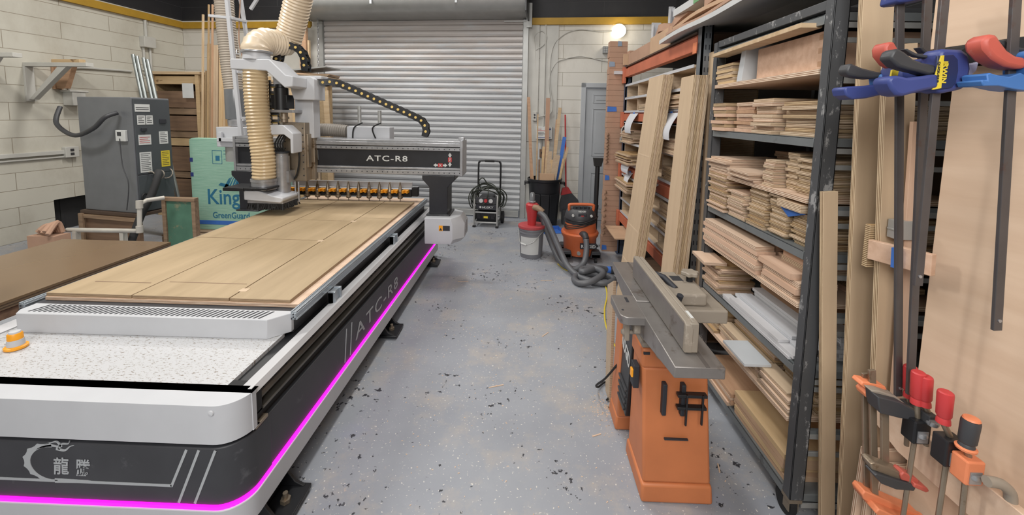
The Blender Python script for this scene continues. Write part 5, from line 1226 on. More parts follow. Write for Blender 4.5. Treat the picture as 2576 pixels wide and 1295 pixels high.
def slab(name, mat, x0, x1, y0, y1, z, T, lab, cat, sag=.0, tilt=0.0, n=14, wav=.0, seed=0, parts=None):
    """a long wavy flat pack lying along Y; its front edge may droop"""
    rnd = random.Random(seed); vs = []; fs = []
    ph = rnd.uniform(0, 6)
    for i in range(n+1):
        t = i/n; y = y0+(y1-y0)*t; dz = wav*math.sin(ph+t*9)-tilt*t
        for x, s in ((x0+wav*.5*math.sin(ph+t*13), sag), ((x0+x1)/2, 0), (x1, 0)):
            vs.append((x, y, z+dz-s)); vs.append((x, y, z+dz-s*.8+T))
    for i in range(n):
        a = i*6; b = a+6
        for k in (0, 2): fs += [(a+k, a+k+2, b+k+2, b+k), (a+k+1, b+k+1, b+k+3, a+k+3)]
        fs += [(a, b, b+1, a+1), (a+4, a+5, b+5, b+4)]
    fs += [(0, 1, 3, 2), (2, 3, 5, 4)]; a = n*6; fs += [(a, a+2, a+3, a+1), (a+2, a+4, a+5, a+3)]
    t_ = thing(name, lab, cat, ((x0+x1)/2, (y0+y1)/2, z))
    MB().add(vs, fs).build('sheet', mat, t_, True, smooth=False)
    return t_
w = slab('wrapped_package', 'paper', 1.05, 1.75, 1.62, 3.36, 2.222, .02, 'lowest white wrapped sheet drooping over the front of the rack top', 'package', .045, .0, 16, .006, 1)
slab('cardboard_sheet', 'cardboard', 1.08, 1.75, 1.62, 3.30, 2.255, .012, 'crumpled brown cardboard directly above the drooping white sheet', 'cardboard', .03, 0, 16, .008, 2)
slab('cardboard_sheet', 'cardboard2', 1.10, 1.75, 1.62, 3.22, 2.28, .02, 'thick pale cardboard layer in the middle of the rack-top pile', 'cardboard', .02, 0, 14, .008, 3)
slab('cardboard_sheet', 'cardboard', 1.11, 1.75, 1.62, 2.7, 2.312, .05, 'opened brown carton lying near the camera end of the rack-top pile', 'cardboard', .01, 0, 10, .006, 4)
w = slab('wrapped_package', 'paper', 1.13, 1.75, 1.62, 3.30, 2.372, .05, 'thick white package with green print on top of the pile', 'package', .0, 0, 12, .004, 5)
MB().box(1.122, 1.125, 2.78, 2.90, 2.365, 2.42).build('green_print', 'greentape', w, True)
w = slab('wrapped_package', 'paper', 1.20, 1.75, 1.62, 3.2, 2.435, .02, 'thin white wrapped sheet above the thick white package', 'package', .0, 0, 12, .005, 6)
slab('cardboard_sheet', 'cardboard', 1.15, 1.7, 3.1, 3.85, 2.325, .06, 'crumpled pinkish packaging behind the tan box', 'cardboard', .0, .03, 8, .03, 8)

# ================================================================ steel cart
CX0, CX1, CY0, CY1 = 1.085, 1.70, 1.53, 2.46
ct = thing('steel_cart', 'tall rolling steel shelf cart with chipped grey-black posts, crammed with wood', 'cart', (CX0, CY0, 0))
def c_(mb, n, m, p=ct, **k): return mb.build(n, m, p, True, **k)
for (x, y) in ((CX0, CY0), (CX0, CY1-.045), (CX1-.045, CY0), (CX1-.045, CY1-.045)):
    sx = 1 if x < 1.3 else -1
    xx = x if sx > 0 else x+.045; PH = 2.45 if y < 2 else 2.03
    c_(MB().box(min(xx, xx+sx*.055), max(xx, xx+sx*.055), y, y+.006, .10, PH).box(min(xx, xx+sx*.006), max(xx, xx+sx*.006), y-.0, y+.045, .10, PH).box(min(xx+sx*.049, xx+sx*.055), max(xx+sx*.049, xx+sx*.055), y, y+.03, .1, PH), 'post', 'post', bevel=.002)
    cs = c_(MB().box(x+.0, x+.05, y+.0, y+.05, .085, .10).box(x+.005, x+.009, y+.01, y+.045, .04, .09).box(x+.041, x+.045, y+.01, y+.045, .04, .09), 'caster_fork', 'dirty_steel')
    c_(MB().cyl((x+.012, y+.055, .05), (x+.038, y+.055, .05), .05, 24).cyl((x+.010, y+.055, .05), (x+.040, y+.055, .05), .018, 12), 'caster_wheel', 'rubber', cs)
SH = [(.12, 'm'), (.415, 'w'), (.64, 'm'), (.89, 'w'), (1.10, 'm'), (1.305, 'w'), (1.535, 'm'), (1.79, 'w'), (1.985, 'm')]
for z, k in SH:
    dz = .018
    if k == 'm':
        mb = MB().box(CX0+.002, CX0+.006, CY0+.05, CY1-.05, z-.035, z).box(CX0+.002, CX1-.002, CY0+.01, CY1-.01, z-.004, z).box(CX0+.05, CX1-.05, CY0+.008, CY0+.012, z-.03, z)
        c_(mb, 'metal_shelf', 'shelfsteel', bevel=.001)
    else:
        c_(MB().box(CX0-.004, CX1-.01, CY0+.052, CY1-.05, z-.020, z), 'plywood_shelf', 'ply_pink', bevel=.001)
        c_(MB().box(CX0+.05, CX1-.05, CY0+.006, CY0+.02, z-.05, z-.02), 'end_rail', 'shelfsteel')
    c_(MB().box(CX0+.05, CX1-.05, CY0+.004, CY0+.008, z-.055, z-.035), 'end_bar', 'hood')
for i in range(28):
    pass
mb = MB()
for i in range(34): mb.box(CX0+.02, CX1-.02, CY0+.06+i*.025, CY0+.066+i*.025, 2.0, 2.014)
c_(mb, 'top_grating', 'darkgrey', smooth=False)
c_(MB().box(CX0+.005, CX0+.035, CY0+.05, CY1-.04, 2.0, 2.035), 'top_rail', 'post', bevel=.002)
c_(MB().box(CX1-.02, CX1-.012, CY0+.05, CY1-.05, .12, 2.0), 'back_panel', 'darkboard')
mb = MB()
for z in (.28, .55, .78, 1.0, 1.2, 1.42, 1.66, 1.88): mb.box(CX0+.05, CX1-.05, CY0+.012, CY0+.022, z, z+.018)
c_(mb, 'end_crossbar', 'hood', bevel=.001)
S = stack
g = lambda n: 'boards on cart shelf '+n
def zt(z): return z+.001
# bottom shelf
S('wood_board', 'low pile at the far end of the cart bottom shelf', 'boards on the bottom cart shelf', 1.09, 1.35, 2.02, 2.38, zt(.12), 4, .018, [P_P, 'redwood'], .01, .02)
S('wood_board', 'wide flat boards at the near end of the bottom cart shelf', 'boards on the bottom cart shelf', 1.10, 1.40, 1.60, 2.0, zt(.12), 5, .022, ['cardboard2', 'pine', 'cardboard2'], .004, .006)
S('wood_board', 'pile at the back of the cart bottom shelf', 'boards on the bottom cart shelf', 1.42, 1.65, 1.62, 2.3, zt(.12), 6, .022, [P_D, 'redwood'], .01, .02)
# second
S('plywood_strip', 'far pile of the second cart shelf', 'strips on the second cart shelf', 1.09, 1.30, 2.22, 2.40, zt(.415), 7, .014, [P_D, P_L], .02, .02)
S('plywood_strip', 'middle pile of the second cart shelf', 'strips on the second cart shelf', 1.10, 1.16, 1.82, 2.2, zt(.415), 5, .016, [P_L, P_P], .01, .02)
S('plywood_strip', 'taller inner pile of the second cart shelf', 'strips on the second cart shelf', 1.18, 1.45, 1.84, 2.2, zt(.415), 10, .0145, [P_L, P_D, P_P], .012, .03)
S('plywood_strip', 'near pile of the second cart shelf', 'strips on the second cart shelf', 1.09, 1.17, 1.59, 1.80, zt(.415), 5, .015, [P_L, P_P], .01, .02)
S('plywood_strip', 'near inner pile of the second cart shelf', 'strips on the second cart shelf', 1.19, 1.5, 1.59, 1.80, zt(.415), 9, .0145, [P_L, P_D], .01, .02)
tag(MB().box(1.01, 1.13, 1.78, 1.98, .4985, .5115).build('white_board', 'whiteboard', bevel=.001), 'white laminate panel sticking out of the second cart shelf', 'panel')
# third: small boards and white bars
S('plywood_strip', 'far pile on the third cart shelf', 'strips on the third cart shelf', 1.09, 1.28, 2.22, 2.40, zt(.64), 11, .0125, [P_P, P_D, P_P], .02, .02)
S('white_strip', 'long white bars at the front of the third cart shelf', 'white bars on the third cart shelf', 1.09, 1.135, 1.60, 2.18, zt(.64), 3, .012, ['white2'], .003, .01, lens=(1, 1, .7))
S('white_strip', 'second row of long white bars on the third cart shelf', 'white bars on the third cart shelf', 1.14, 1.20, 1.60, 2.16, zt(.64), 4, .014, ['white'], .003, .01, lens=(1, .9, 1, .8))
S('white_strip', 'third row of long white bars on the third cart shelf', 'white bars on the third cart shelf', 1.21, 1.26, 1.60, 2.10, zt(.64), 6, .014, ['white2'], .003, .01)
S('wood_board', 'reddish block stack behind the white bars', 'blocks on the third cart shelf', 1.28, 1.48, 1.78, 2.15, zt(.64), 8, .019, ['redwood', P_P], .01, .02)
S('white_strip', 'stepped white bars near the post on the third cart shelf', 'white bars on the third cart shelf', 1.28, 1.36, 1.60, 1.76, zt(.64), 7, .015, ['white'], .02, .01)
o = board_obj('wood_board', P_P, .20, .12, .016); o.location = (1.03, 2.34, .775); o.rotation_euler = (0, 0, 1.5); o.location = (1.08, 2.34, .795); tag(o, 'pale board jutting from the far end above the third cart shelf', 'board')
# fourth: thick pinkish boards
S('wood_board', 'long pinkish boards along the front of the fourth cart shelf', 'boards on the fourth cart shelf', 1.075, 1.16, 1.86, 2.42, zt(.89), 6, .021, ['pinkwood', P_P], .006, .012)
S('wood_board', 'second row of pinkish boards on the fourth cart shelf', 'boards on the fourth cart shelf', 1.17, 1.30, 1.86, 2.36, zt(.89), 7, .021, ['pinkwood'], .008, .03)
S('wood_board', 'thick pale boards near the post on the fourth cart shelf', 'boards on the fourth cart shelf', 1.09, 1.24, 1.60, 1.84, zt(.89), 4, .024, [P_P, 'pinkwood'], .02, .02)
S('wood_board', 'upper thick boards near the post on the fourth cart shelf', 'boards on the fourth cart shelf', 1.16, 1.34, 1.60, 1.80, zt(.99), 3, .022, [P_L, 'pinkwood'], .02, .01)
S('wood_board', 'inner boards of the fourth cart shelf', 'boards on the fourth cart shelf', 1.36, 1.62, 1.62, 2.3, zt(.89), 6, .022, ['pinkwood', P_D], .01, .03)
# fifth: thin strips in many piles
yy = [(2.20, 2.40, 18, [P_P, P_D]), (2.02, 2.18, 12, [P_L, P_P]), (1.86, 2.0, 16, [P_L, P_D]), (1.72, 1.84, 17, [P_D, P_L]), (1.59, 1.70, 14, [P_D, P_D, P_L])]
nm = ['far', 'fourth', 'middle', 'second', 'nearest']
for i, (a, b, n, m_) in enumerate(yy):
    S('plywood_strip', '%s pile of thin strips on the fifth cart shelf' % nm[i], 'thin strips on the fifth cart shelf', 1.085+.008*i, 1.34+.02*i, a, b, zt(1.10), n, .0098, m_, .014, .012)
S('plywood_strip', 'back row of strips on the fifth cart shelf', 'thin strips on the fifth cart shelf', 1.45, 1.64, 1.6, 2.3, zt(1.10), 7, .016, [P_D, P_L], .01, .02)
# sixth: pale pink thin boards and strip piles
S('plywood_strip', 'far spread of pale boards on the sixth cart shelf', 'pale boards on the sixth cart shelf', 1.08, 1.40, 2.18, 2.41, zt(1.305), 6, .0125, [P_P], .03, .02, .05)
S('plywood_strip', 'middle spread of pale boards on the sixth cart shelf', 'pale boards on the sixth cart shelf', 1.08, 1.38, 1.92, 2.16, zt(1.305), 4, .010, [P_P], .03, .02, -.06)
S('plywood_strip', 'inner pile of pale boards on the sixth cart shelf', 'pale boards on the sixth cart shelf', 1.42, 1.66, 1.95, 2.35, zt(1.305), 8, .014, [P_P, 'pinkwood'], .01, .02)
S('plywood_strip', 'tall narrow strip pile in the middle of the sixth cart shelf', 'strip piles on the sixth cart shelf', 1.10, 1.30, 1.82, 1.90, zt(1.305), 9, .0118, [P_L, P_P], .01, .006)
S('plywood_strip', 'tallest strip pile of the sixth cart shelf', 'strip piles on the sixth cart shelf', 1.14, 1.36, 1.72, 1.80, zt(1.305), 12, .0118, [P_L, P_N], .01, .006)
S('plywood_strip', 'strip pile by the near post of the sixth cart shelf', 'strip piles on the sixth cart shelf', 1.12, 1.36, 1.59, 1.70, zt(1.305), 11, .0118, [P_L, P_D], .014, .006)
tag(MB().box(1.075, 1.30, 1.60, 1.75, 1.242, 1.272).build('wood_board', P_L, bevel=.001), 'pale thick board slid under the sixth cart shelf above a bit of blue tape', 'board')
tag(MB().prism([(1.60, 1.238), (1.76, 1.238), (1.70, 1.205)], 'x', 1.095, 1.098).build('tape_strip', 'tape_blue'), 'blue tape scrap hanging under the sixth cart shelf', 'tape')
# seventh: drawer sides and long boards
S('drawer_blank', 'far left pile of drawer sides on the seventh cart shelf', 'drawer sides on the seventh cart shelf', 1.09, 1.19, 2.26, 2.41, zt(1.535), 8, .0175, ['pinkwood', P_D], .02, .02)
S('drawer_blank', 'drilled pile of drawer sides on the seventh cart shelf', 'drawer sides on the seventh cart shelf', 1.12, 1.48, 2.05, 2.22, zt(1.535), 8, .0175, ['pinkwood', P_P, 'redwood'], .015, .02, along='x')
S('wood_board', 'long boards stacked in the middle of the seventh cart shelf', 'long boards on the seventh cart shelf', 1.10, 1.64, 1.86, 2.02, zt(1.535), 9, .0165, [P_L, P_P], .02, .01, along='x')
S('wood_board', 'long boards by the near post of the seventh cart shelf', 'long boards on the seventh cart shelf', 1.12, 1.64, 1.60, 1.83, zt(1.535), 8, .0165, [P_L, P_D, P_L], .02, .008, along='x')
mb = MB()
for j in range(4):
    for i in range(9): mb.cyl((1.16+.018*i+.01*j, 2.035, 1.560+.037*j), (1.16+.018*i+.01*j, 2.03, 1.560+.037*j), .004, 6)
# eighth: boxes
S('plywood_strip', 'thin board pile at the far end of the eighth cart shelf', 'thin boards on the eighth cart shelf', 1.09, 1.34, 2.22, 2.41, zt(1.79), 7, .0135, ['pine', P_L], .01, .02)
tag(MB().prism([(2.14, 1.792), (2.19, 1.792), (2.15, 1.965), (2.11, 1.965)], 'x', 1.09, 1.4).build('white_board', 'whiteboard', bevel=.001), 'upright white panel on the eighth cart shelf between strips and drawer', 'panel')
dr = thing('drawer_box', 'pale dovetailed drawer box on the eighth cart shelf', 'drawer box', (1.12, 1.62, 1.792))
for a in ((1.12, 1.136, 1.62, 2.06), (1.60, 1.616, 1.62, 2.06)): MB().box(a[0], a[1], a[2], a[3], 1.793, 1.935).build('side', 'pinkwood', dr, True, bevel=.001)
for a in ((1.62, 1.636), (2.044, 2.06)): MB().box(1.1365, 1.5995, a[0], a[1], 1.793, 1.935).build('end', 'pinkwood', dr, True, bevel=.001)
MB().box(1.136, 1.60, 1.636, 2.044, 1.80, 1.808).build('bottom', P_L, dr, True)
mb = MB()
for zz in (1.805, 1.855, 1.905): mb.box(1.1195, 1.137, 1.6195, 1.645, zz, zz+.02)
mb.build('dovetail', 'redwood', dr, True)
tag(MB().bar((1.07, 1.62, 1.955), (1.07, 2.35, 1.945), .08, .018, (0, 0, 1)).build('wood_board', 'oak', bevel=.001), 'long pale board lying over the drawer box near the top of the cart', 'board')
# ================================================================ jointer
jt = thing('jointer', 'orange and black jointer with a long grey cast-iron bed, standing in the aisle', 'jointer', (.62, 1.8, 0))
def j_(mb, n, m, p=jt, **k): return mb.build(n, m, p, True, **k)
def frustum(b, t, z0, z1):
    (x0, x1, y0, y1), (a0, a1, c0, c1) = b, t
    return MB().add([(x0, y0, z0), (x1, y0, z0), (x1, y1, z0), (x0, y1, z0), (a0, c0, z1), (a1, c0, z1), (a1, c1, z1), (a0, c1, z1)],
                    [(3, 2, 1, 0), (4, 5, 6, 7), (0, 1, 5, 4), (1, 2, 6, 5), (2, 3, 7, 6), (3, 0, 4, 7)])
nb = frustum((.522, .820, 1.590, 1.865), (.520, .812, 1.592, 1.845), 0, .085)
nb.add(frustum((.526, .808, 1.598, 1.838), (.508, .772, 1.612, 1.760), .085, .585).v, frustum((0, 1, 0, 1), (0, 1, 0, 1), 0, 1).f)
nb.add(frustum((.500, .780, 1.604, 1.770), (.500, .780, 1.606, 1.765), .585, .668).v, frustum((0, 1, 0, 1), (0, 1, 0, 1), 0, 1).f)
near = j_(nb, 'near_cabinet', 'tool_orange', bevel=.012, seg=3)
j_(MB().box(.585, .603, 1.585, 1.615, .395, .53), 'adjust_slot', 'ink', near, bevel=.004)
j_(MB().box(.660, .678, 1.585, 1.615, .395, .53), 'adjust_slot', 'ink', near, bevel=.004)
j_(MB().box(.604, .700, 1.590, 1.6, .286, .291), 'slit', 'ink', near)
j_(MB().box(.640, .756, 1.568, 1.592, .488, .500).box(.640, .756, 1.568, 1.592, .436, .447).box(.672, .679, 1.565, 1.575, .37, .50).box(.735, .742, 1.565, 1.575, .375, .50), 'tool_holder_bars', 'black', near, bevel=.001)
j_(MB().box(.505, .53, 1.602, 1.615, .645, .655), 'vent_hole', 'ink', near)
fb2 = frustum((.500, .80, 1.99, 2.15), (.502, .79, 1.98, 2.13), 0, .085)
fb2.add(frustum((.504, .80, 1.97, 2.13), (.49, .77, 1.92, 2.0), .085, .668).v, fb2.f[:6])
j_(fb2, 'far_cabinet', 'tool_orange', bevel=.010)
mp_ = j_(MB().prism([(1.76, .66), (1.93, .66), (1.975, .20), (1.83, .20)], 'x', .505, .76), 'middle_panel', 'black', bevel=.004)
mb = MB()
for i in range(4): 
    z = .22+.036*i; mb.prism([(1.845-.008*i, z), (1.965-.003*i, z), (1.962-.003*i, z+.012), (1.842-.008*i, z+.012)], 'x', .497, .506)
j_(mb, 'panel_rib', 'darkgrey', mp_)
text('RIDGID', (.5035, 1.935, .50), (0, -1, -.32), (0, .0, 1), .15, .07, 'labelwhite', 'lettering', jt, bold=.02)
sw_ = j_(MB().box(.478, .503, 1.635, 1.685, .475, .575), 'switch_box', 'ink', near, bevel=.004)
j_(MB().box(.470, .480, 1.64, 1.665, .52, .555), 'switch_paddle', 'amber', sw_, bevel=.003)
j_(MB().prism([(1.62, .668), (2.0, .668), (1.98, .70), (1.92, .79), (1.70, .79), (1.64, .70)], 'x', .51, .66).box(.50, .68, 1.61, 2.01, .668, .69), 'base_casting', 'castgrey', bevel=.006)
inf = j_(MB().prism([(1.215, .840), (1.215, .803), (1.235, .800), (1.60, .735), (1.66, .735), (1.66, .840)], 'x', .479, .635), 'infeed_table', 'castiron', bevel=.003)
j_(MB().box(.575, .588, 1.216, 1.659, .8398, .8408), 'rabbet_strip', 'ink2', inf)
otf = j_(MB().prism([(1.668, .841), (1.668, .735), (1.72, .735), (2.05, .79), (2.13, .803), (2.13, .841)], 'x', .483, .635), 'outfeed_table', 'castiron', bevel=.003)
j_(MB().box(.558, .569, 1.67, 2.129, .8408, .8418), 'wear_strip', 'ink2', otf)
j_(MB().box(.49, .63, 1.659, 1.669, .80, .832).cyl((.49, 1.664, .81), (.63, 1.664, .81), .022, 16), 'cutter_head', 'ink')
j_(MB().prism(rrect(.388, .485, 1.525, 1.725, (.03, 0, 0, .012), 6), 'z', .806, .8395), 'rabbeting_ledge', 'castiron', bevel=.003)
j_(MB().lathe([(.005, 0), (.005, .001)], (.408, 1.585, .8396), 10).box(.440, .452, 1.655, 1.70, .8396, .8402), 'ledge_hole', 'ink')
fn = j_(MB().prism([(1.285, .844), (1.925, .844), (1.925, .945), (1.30, .945), (1.287, .938), (1.283, .92)], 'x', .535, .560).box(.56, .578, 1.30, 1.92, .935, .945).box(.55, .578, 1.285, 1.30, .845, .944), 'fence', 'castgrey', bevel=.003)
j_(MB().box(.5335, .535, 1.30, 1.92, .85, .938), 'fence_face', 'castiron', fn)
j_(MB().box(.564, .574, 1.32, 1.37, .9452, .9465), 'fence_label', 'labelwhite', fn)
fc = j_(MB().box(.60, .745, 1.60, 1.72, .855, .905), 'fence_carriage', 'castgrey', bevel=.010, seg=3)
j_(MB().box(.635, .815, 1.57, 1.80, .80, .854), 'fence_bracket', 'castgrey', bevel=.006)
j_(MB().box(.60, .70, 1.72, 1.84, .87, .905).box(.66, .76, 1.70, 1.84, .86, .895), 'carriage_slide', 'castgrey', fc, bevel=.006)
j_(MB().box(.655, .70, 1.735, 1.79, .9035, .9055), 'slide_opening', 'ink', fc)
j_(MB().cyl((.735, 1.76, .895), (.735, 1.76, .925), .014, 12), 'knob_stem', 'black')
kp = [((.034+.004*math.cos(6*a))*math.cos(a)+.735, (.034+.004*math.cos(6*a))*math.sin(a)+1.76) for a in [2*PI*i/48 for i in range(48)]]
j_(MB().prism(kp, 'z', .922, .940), 'lock_knob', 'castgrey', bevel=.004)
j_(MB().tube(catmull([(.60, 1.60, .88), (.595, 1.565, .90), (.60, 1.53, .915)], 5), .006, 8).cyl((.60, 1.53, .905), (.605, 1.52, .935), .012, 12).tube([(.575, 1.75, .93), (.61, 1.72, .925), (.64, 1.66, .90)], .012, 10), 'tilt_lever', 'ink')
j_(MB().cyl((.44, 1.62, .73), (.50, 1.62, .73), .009, 10).lathe([(0, 0), (.016, .004), (.018, .016), (.008, .03)], (0, 0, 0), 14, Matrix.Translation((.445, 1.62, .73)) @ Matrix.Rotation(-PI/2, 4, 'Y')), 'depth_knob', 'castgrey')
j_(MB().box(.455, .50, 1.575, 1.635, .745, .785), 'depth_block', 'castgrey', bevel=.005)
j_(MB().box(.425, .445, 1.60, 1.64, .70, .805), 'guard_post', 'castgrey', bevel=.005)
j_(MB().lathe([(.028, 0), (.03, .004), (.03, .016), (.012, .02)], (0, 0, 0), 18, Matrix.Translation((.575, 1.60, .665)) @ Matrix.Rotation(PI/2, 4, 'X')), 'handwheel', 'dirty_steel')
j_(MB().tube(catmull([(.50, 2.0, .35), (.46, 2.08, .22), (.44, 2.2, .10), (.47, 2.3, .02), (.53, 2.36, .012), (.56, 2.28, .012), (.50, 2.2, .012)], 8), .006, 6), 'power_cord', 'rubber')
tag(MB().box(.545, .60, 2.18, 2.75, 0, .012).build('sawdust', 'ply_light') , 'x') if False else None
sd = MB(); random.seed(31)
for i in range(220):
    a = random.uniform(0, 2*PI); q = abs(random.gauss(0, .07)); x, y = .50+q*math.cos(a), 2.15+1.3*q*math.sin(a); s_ = random.uniform(.003, .007)
    sd.box(x, x+s_, y, y+s_*.5, 0, .002)
tag(sd.build('sawdust', 'ply_pink', smooth=False), 'scatter of pale wood shavings on the floor beside the far leg of the jointer', 'sawdust', kind='stuff')
fd = MB(); 
for i in range(420):
    x, y = random.uniform(-.7, 1.0), random.uniform(1.3, 4.2); a = random.uniform(0, PI); s_ = random.uniform(.003, .009)
    fd.bar((x, y, .001), (x+s_*math.cos(a), y+s_*math.sin(a), .001), s_*.45, .0015)
tag(fd.build('wood_chips', 'ply_pink', smooth=False), 'small pale wood chips scattered over the open floor', 'wood chips', kind='stuff')
for i, (x, y, a, L_) in enumerate(((-.13, 2.30, .35, .09), (.19, 2.9, .9, .08), (.25, 3.9, .1, .11), (-.55, 3.82, .1, .10), (.93, 1.78, 1.3, .05), (.40, 1.95, .4, .05))):
    o = MB().box(-L_/2, L_/2, -.003, .003, 0, .003).build('wood_splinter', 'ply_pink'); o.location = (x, y, .0005); o.rotation_euler = (0, 0, a)
    tag(o, ('long pale splinter on the open floor left of the jointer', 'pale splinter on the floor before the red-lidded bucket', 'thin splinter near the coiled hose', 'thin splinter beside the white motor cover shadow', 'short splinter between jointer and steel cart', 'short splinter at the left side of the jointer')[i], 'splinter')
# rolled board leaning behind the jointer's far leg
tag(MB().prism([(2.20, .0), (2.30, .0), (2.36, .62), (2.22, .70)], 'x', .512, .53).build('plywood_offcut', 'ply_light', bevel=.002), 'tan plywood offcut standing behind the far leg of the jointer', 'offcut')

# ================================================================ right foreground
def lean_board(name, xt, xb, y, z1, w, t, mat, lab, grp='boards standing against the end of the steel cart', layers=1):
    a = math.atan2(xb-xt, z1)
    o = MB().box(0, z1/math.cos(a), 0, w, 0, t).build(name, mat, bevel=.0008, smooth=False)
    up = Vector((-math.sin(a), 0, math.cos(a))); rt = Vector((math.cos(a), 0, math.sin(a))); th_ = up.cross(rt)   # local x up, y right, z thickness (towards +Y)
    o.matrix_world = Matrix.Translation((xb, y, .002)) @ Matrix((up, rt, th_)).transposed().to_4x4()
    return tag(o, lab, 'board', grp)
lean_board('plywood_board', 1.072, 1.185, 1.485, 1.345, .052, .018, 'ply', 'shorter rounded board standing nearest the chipped steel post')
lean_board('plywood_board', 1.075, 1.205, 1.42, 2.35, .100, .019, 'ply', 'tallest double plywood board rising past the top of the picture by the cart')
lean_board('plywood_board', 1.090, 1.215, 1.305, 1.83, .090, .02, 'ply', 'plywood board standing behind the bar clamps')
lean_board('plywood_board', 1.165, 1.225, 1.275, 1.60, .045, .012, 'pinkwood', 'pinkish board strip between the hanging clamp bars')
oo = MB().box(1.118, 1.160, 1.330, 1.350, 1.13, 1.27).build('wood_scrap', 'ply_dark', bevel=.002); tag(oo, 'small upright wood scrap wedged behind the taped board', 'scrap')
for i in range(3):
    lean_board('plywood_offcut', 1.105+.012*i, 1.085+.012*i, 1.25-.022*i, .56-.03*i, .22, .014, 'ply_pink', ('rearmost', 'middle', 'front')[i]+' of three low plywood panels on the floor below the clamps', 'low panels below the clamps')
bp = thing('maple_sheet', 'wide pale maple sheet standing upright at the right edge of the picture', 'sheet', (1.26, .8, 0), 0)
def vslab(y0, y1, z0, z1, x, t=.018, k=.14): return MB().prism([(x+(1.2-y1)*k, y1), (x+(1.2-y0)*k, y0), (x+t+(1.2-y0)*k, y0), (x+t+(1.2-y1)*k, y1)], 'z', z0, z1)
def reloc(mb, name, mat, lab, cat, yl, k=.14, group=None):
    """panel with its own axes: local Z is the thickness, so veneer layers show on the edges"""
    return tag(mb.build(name, mat, bevel=.001, smooth=False), lab, cat, group)
o = MB().box(-.9, .9, -.48, .48, 0, .018)
def panel_obj(name, mat, yc_, ylen, z0, z1, x, t, k, lab, cat='board', group=None):
    hh = (z1-z0)/2; o = MB().box(-hh, hh, -ylen/2, ylen/2, 0, t).build(name, mat, bevel=.001, smooth=False)
    d = Vector((-k, 1, 0)).normalized(); up = Vector((0, 0, 1)); n_ = up.cross(d)
    n_ = -n_ if n_.x < 0 else n_; d = n_.cross(up)
    o.matrix_world = Matrix.Translation((x+(1.2-yc_)*k, yc_, (z0+z1)/2)) @ Matrix((up, d, n_)).transposed().to_4x4()
    return tag(o, lab, cat, group)
bpy.data.objects.remove(bp)
panel_obj('maple_sheet', 'ply_big', .74, .98, .002, 1.755, 1.220, .018, .14, 'wide pale maple sheet standing upright at the right edge of the picture', 'sheet')
panel_obj('header_board', 'ply_big', .85, .84, 1.812, 2.2, 1.19, .02, .14, 'horizontal maple board above the black clamp rail at the upper right')
rl_ = panel_obj('clamp_rail', 'rubber', .82, .82, 1.757, 1.808, 1.165, .03, .14, 'black rail the bar clamps hang from, under the maple header board', 'rail')
tag(MB().box(1.30, 1.36, .30, .36, 0, 2.3).build('rack_post', 'black', bevel=.002), 'black post carrying the clamp rail, just outside the right border', 'post')
tbx_ = thing('taped_block', 'short pale board with a scrap of blue tape, held behind the clamp bars', 'board', (1.14, 1.23, 1.2))
MB().bar((1.115, 1.32, 1.195), (1.165, 1.165, 1.20), .020, .062).build('board', 'pinkwood', tbx_, True, bevel=.002)
MB().bar((1.124, 1.245, 1.195), (1.130, 1.225, 1.196), .021, .060).build('tape', 'tape_blue', tbx_, True)
tag(MB().box(1.145, 1.21, 1.262, 1.30, 1.243, 1.30).box(1.143, 1.145, 1.262, 1.30, 1.268, 1.274).build('grey_channel', 'hood', bevel=.002), 'short grey channel piece above the taped board', 'channel')
cvb = thing('curved_board', 'long pale board with a rounded end, clamped along the lower right', 'board', (1.17, 1.0, .64))
MB().prism([(1.30, .665), (1.285, .695), (1.25, .712), (.55, .712), (.55, .60), (1.20, .60), (1.29, .63)], 'x', 1.160, 1.182).build('board', 'palewood', cvb, True, bevel=.002)
# bar clamps (bars stand in front of the sheet; bodies and handles stick out into the aisle)
def bar_clamp(lab, Y, bar, group='bar clamps hanging from the black rail'):
    a, b = bar; t_ = thing('bar_clamp', lab, 'clamp', (a[0], Y, a[1]), 0, group)
    MB().bar((a[0], Y, a[1]), (b[0], Y, b[1]), .020, .008, (0, 1, 0)).build('bar', 'clampbar', t_, True, bevel=.001)
    MB().cyl((b[0], Y-.006, b[1]+.025), (b[0], Y+.006, b[1]+.025), .004, 10).build('stop_pin', 'steel', t_, True)
    return t_
def pr2(t_, n, m, poly, y0, y1, bev=.003): return MB().prism(poly, 'y', y0, y1).build(n, m, t_, True, bevel=bev, seg=2)
c1 = bar_clamp('blue bar clamp in front, with the large yellow-striped body and black trigger', 1.04, ((0.988, 1.944), (1.006, 1.189)))
pr2(c1, 'body', 'irwin_blue', [(0.970, 1.767), (0.980, 1.773), (1.022, 1.772), (1.039, 1.761), (1.047, 1.728), (1.045, 1.695), (1.036, 1.680), (0.992, 1.670), (0.975, 1.673), (0.972, 1.713)], 1.015, 1.065, .008)
pr2(c1, 'body_label', 'irwin_dark', [(0.962, 1.756), (0.998, 1.759), (1.009, 1.748), (1.013, 1.722), (1.011, 1.695), (1.004, 1.683), (0.964, 1.677)], 1.011, 1.016, .001)
pr2(c1, 'yellow_stripe', 'yellow', [(0.968, 1.756), (0.975, 1.757), (0.977, 1.681), (0.957, 1.677), (0.958, 1.701)], 1.0085, 1.0115, .0005)
pr2(c1, 'trigger', 'darkgrey', [(0.864, 1.768), (0.874, 1.773), (0.890, 1.765), (0.912, 1.749), (0.937, 1.740), (0.966, 1.735), (0.968, 1.714), (0.951, 1.712), (0.927, 1.719), (0.902, 1.724), (0.879, 1.731), (0.858, 1.750)], 1.015, 1.05, .007)
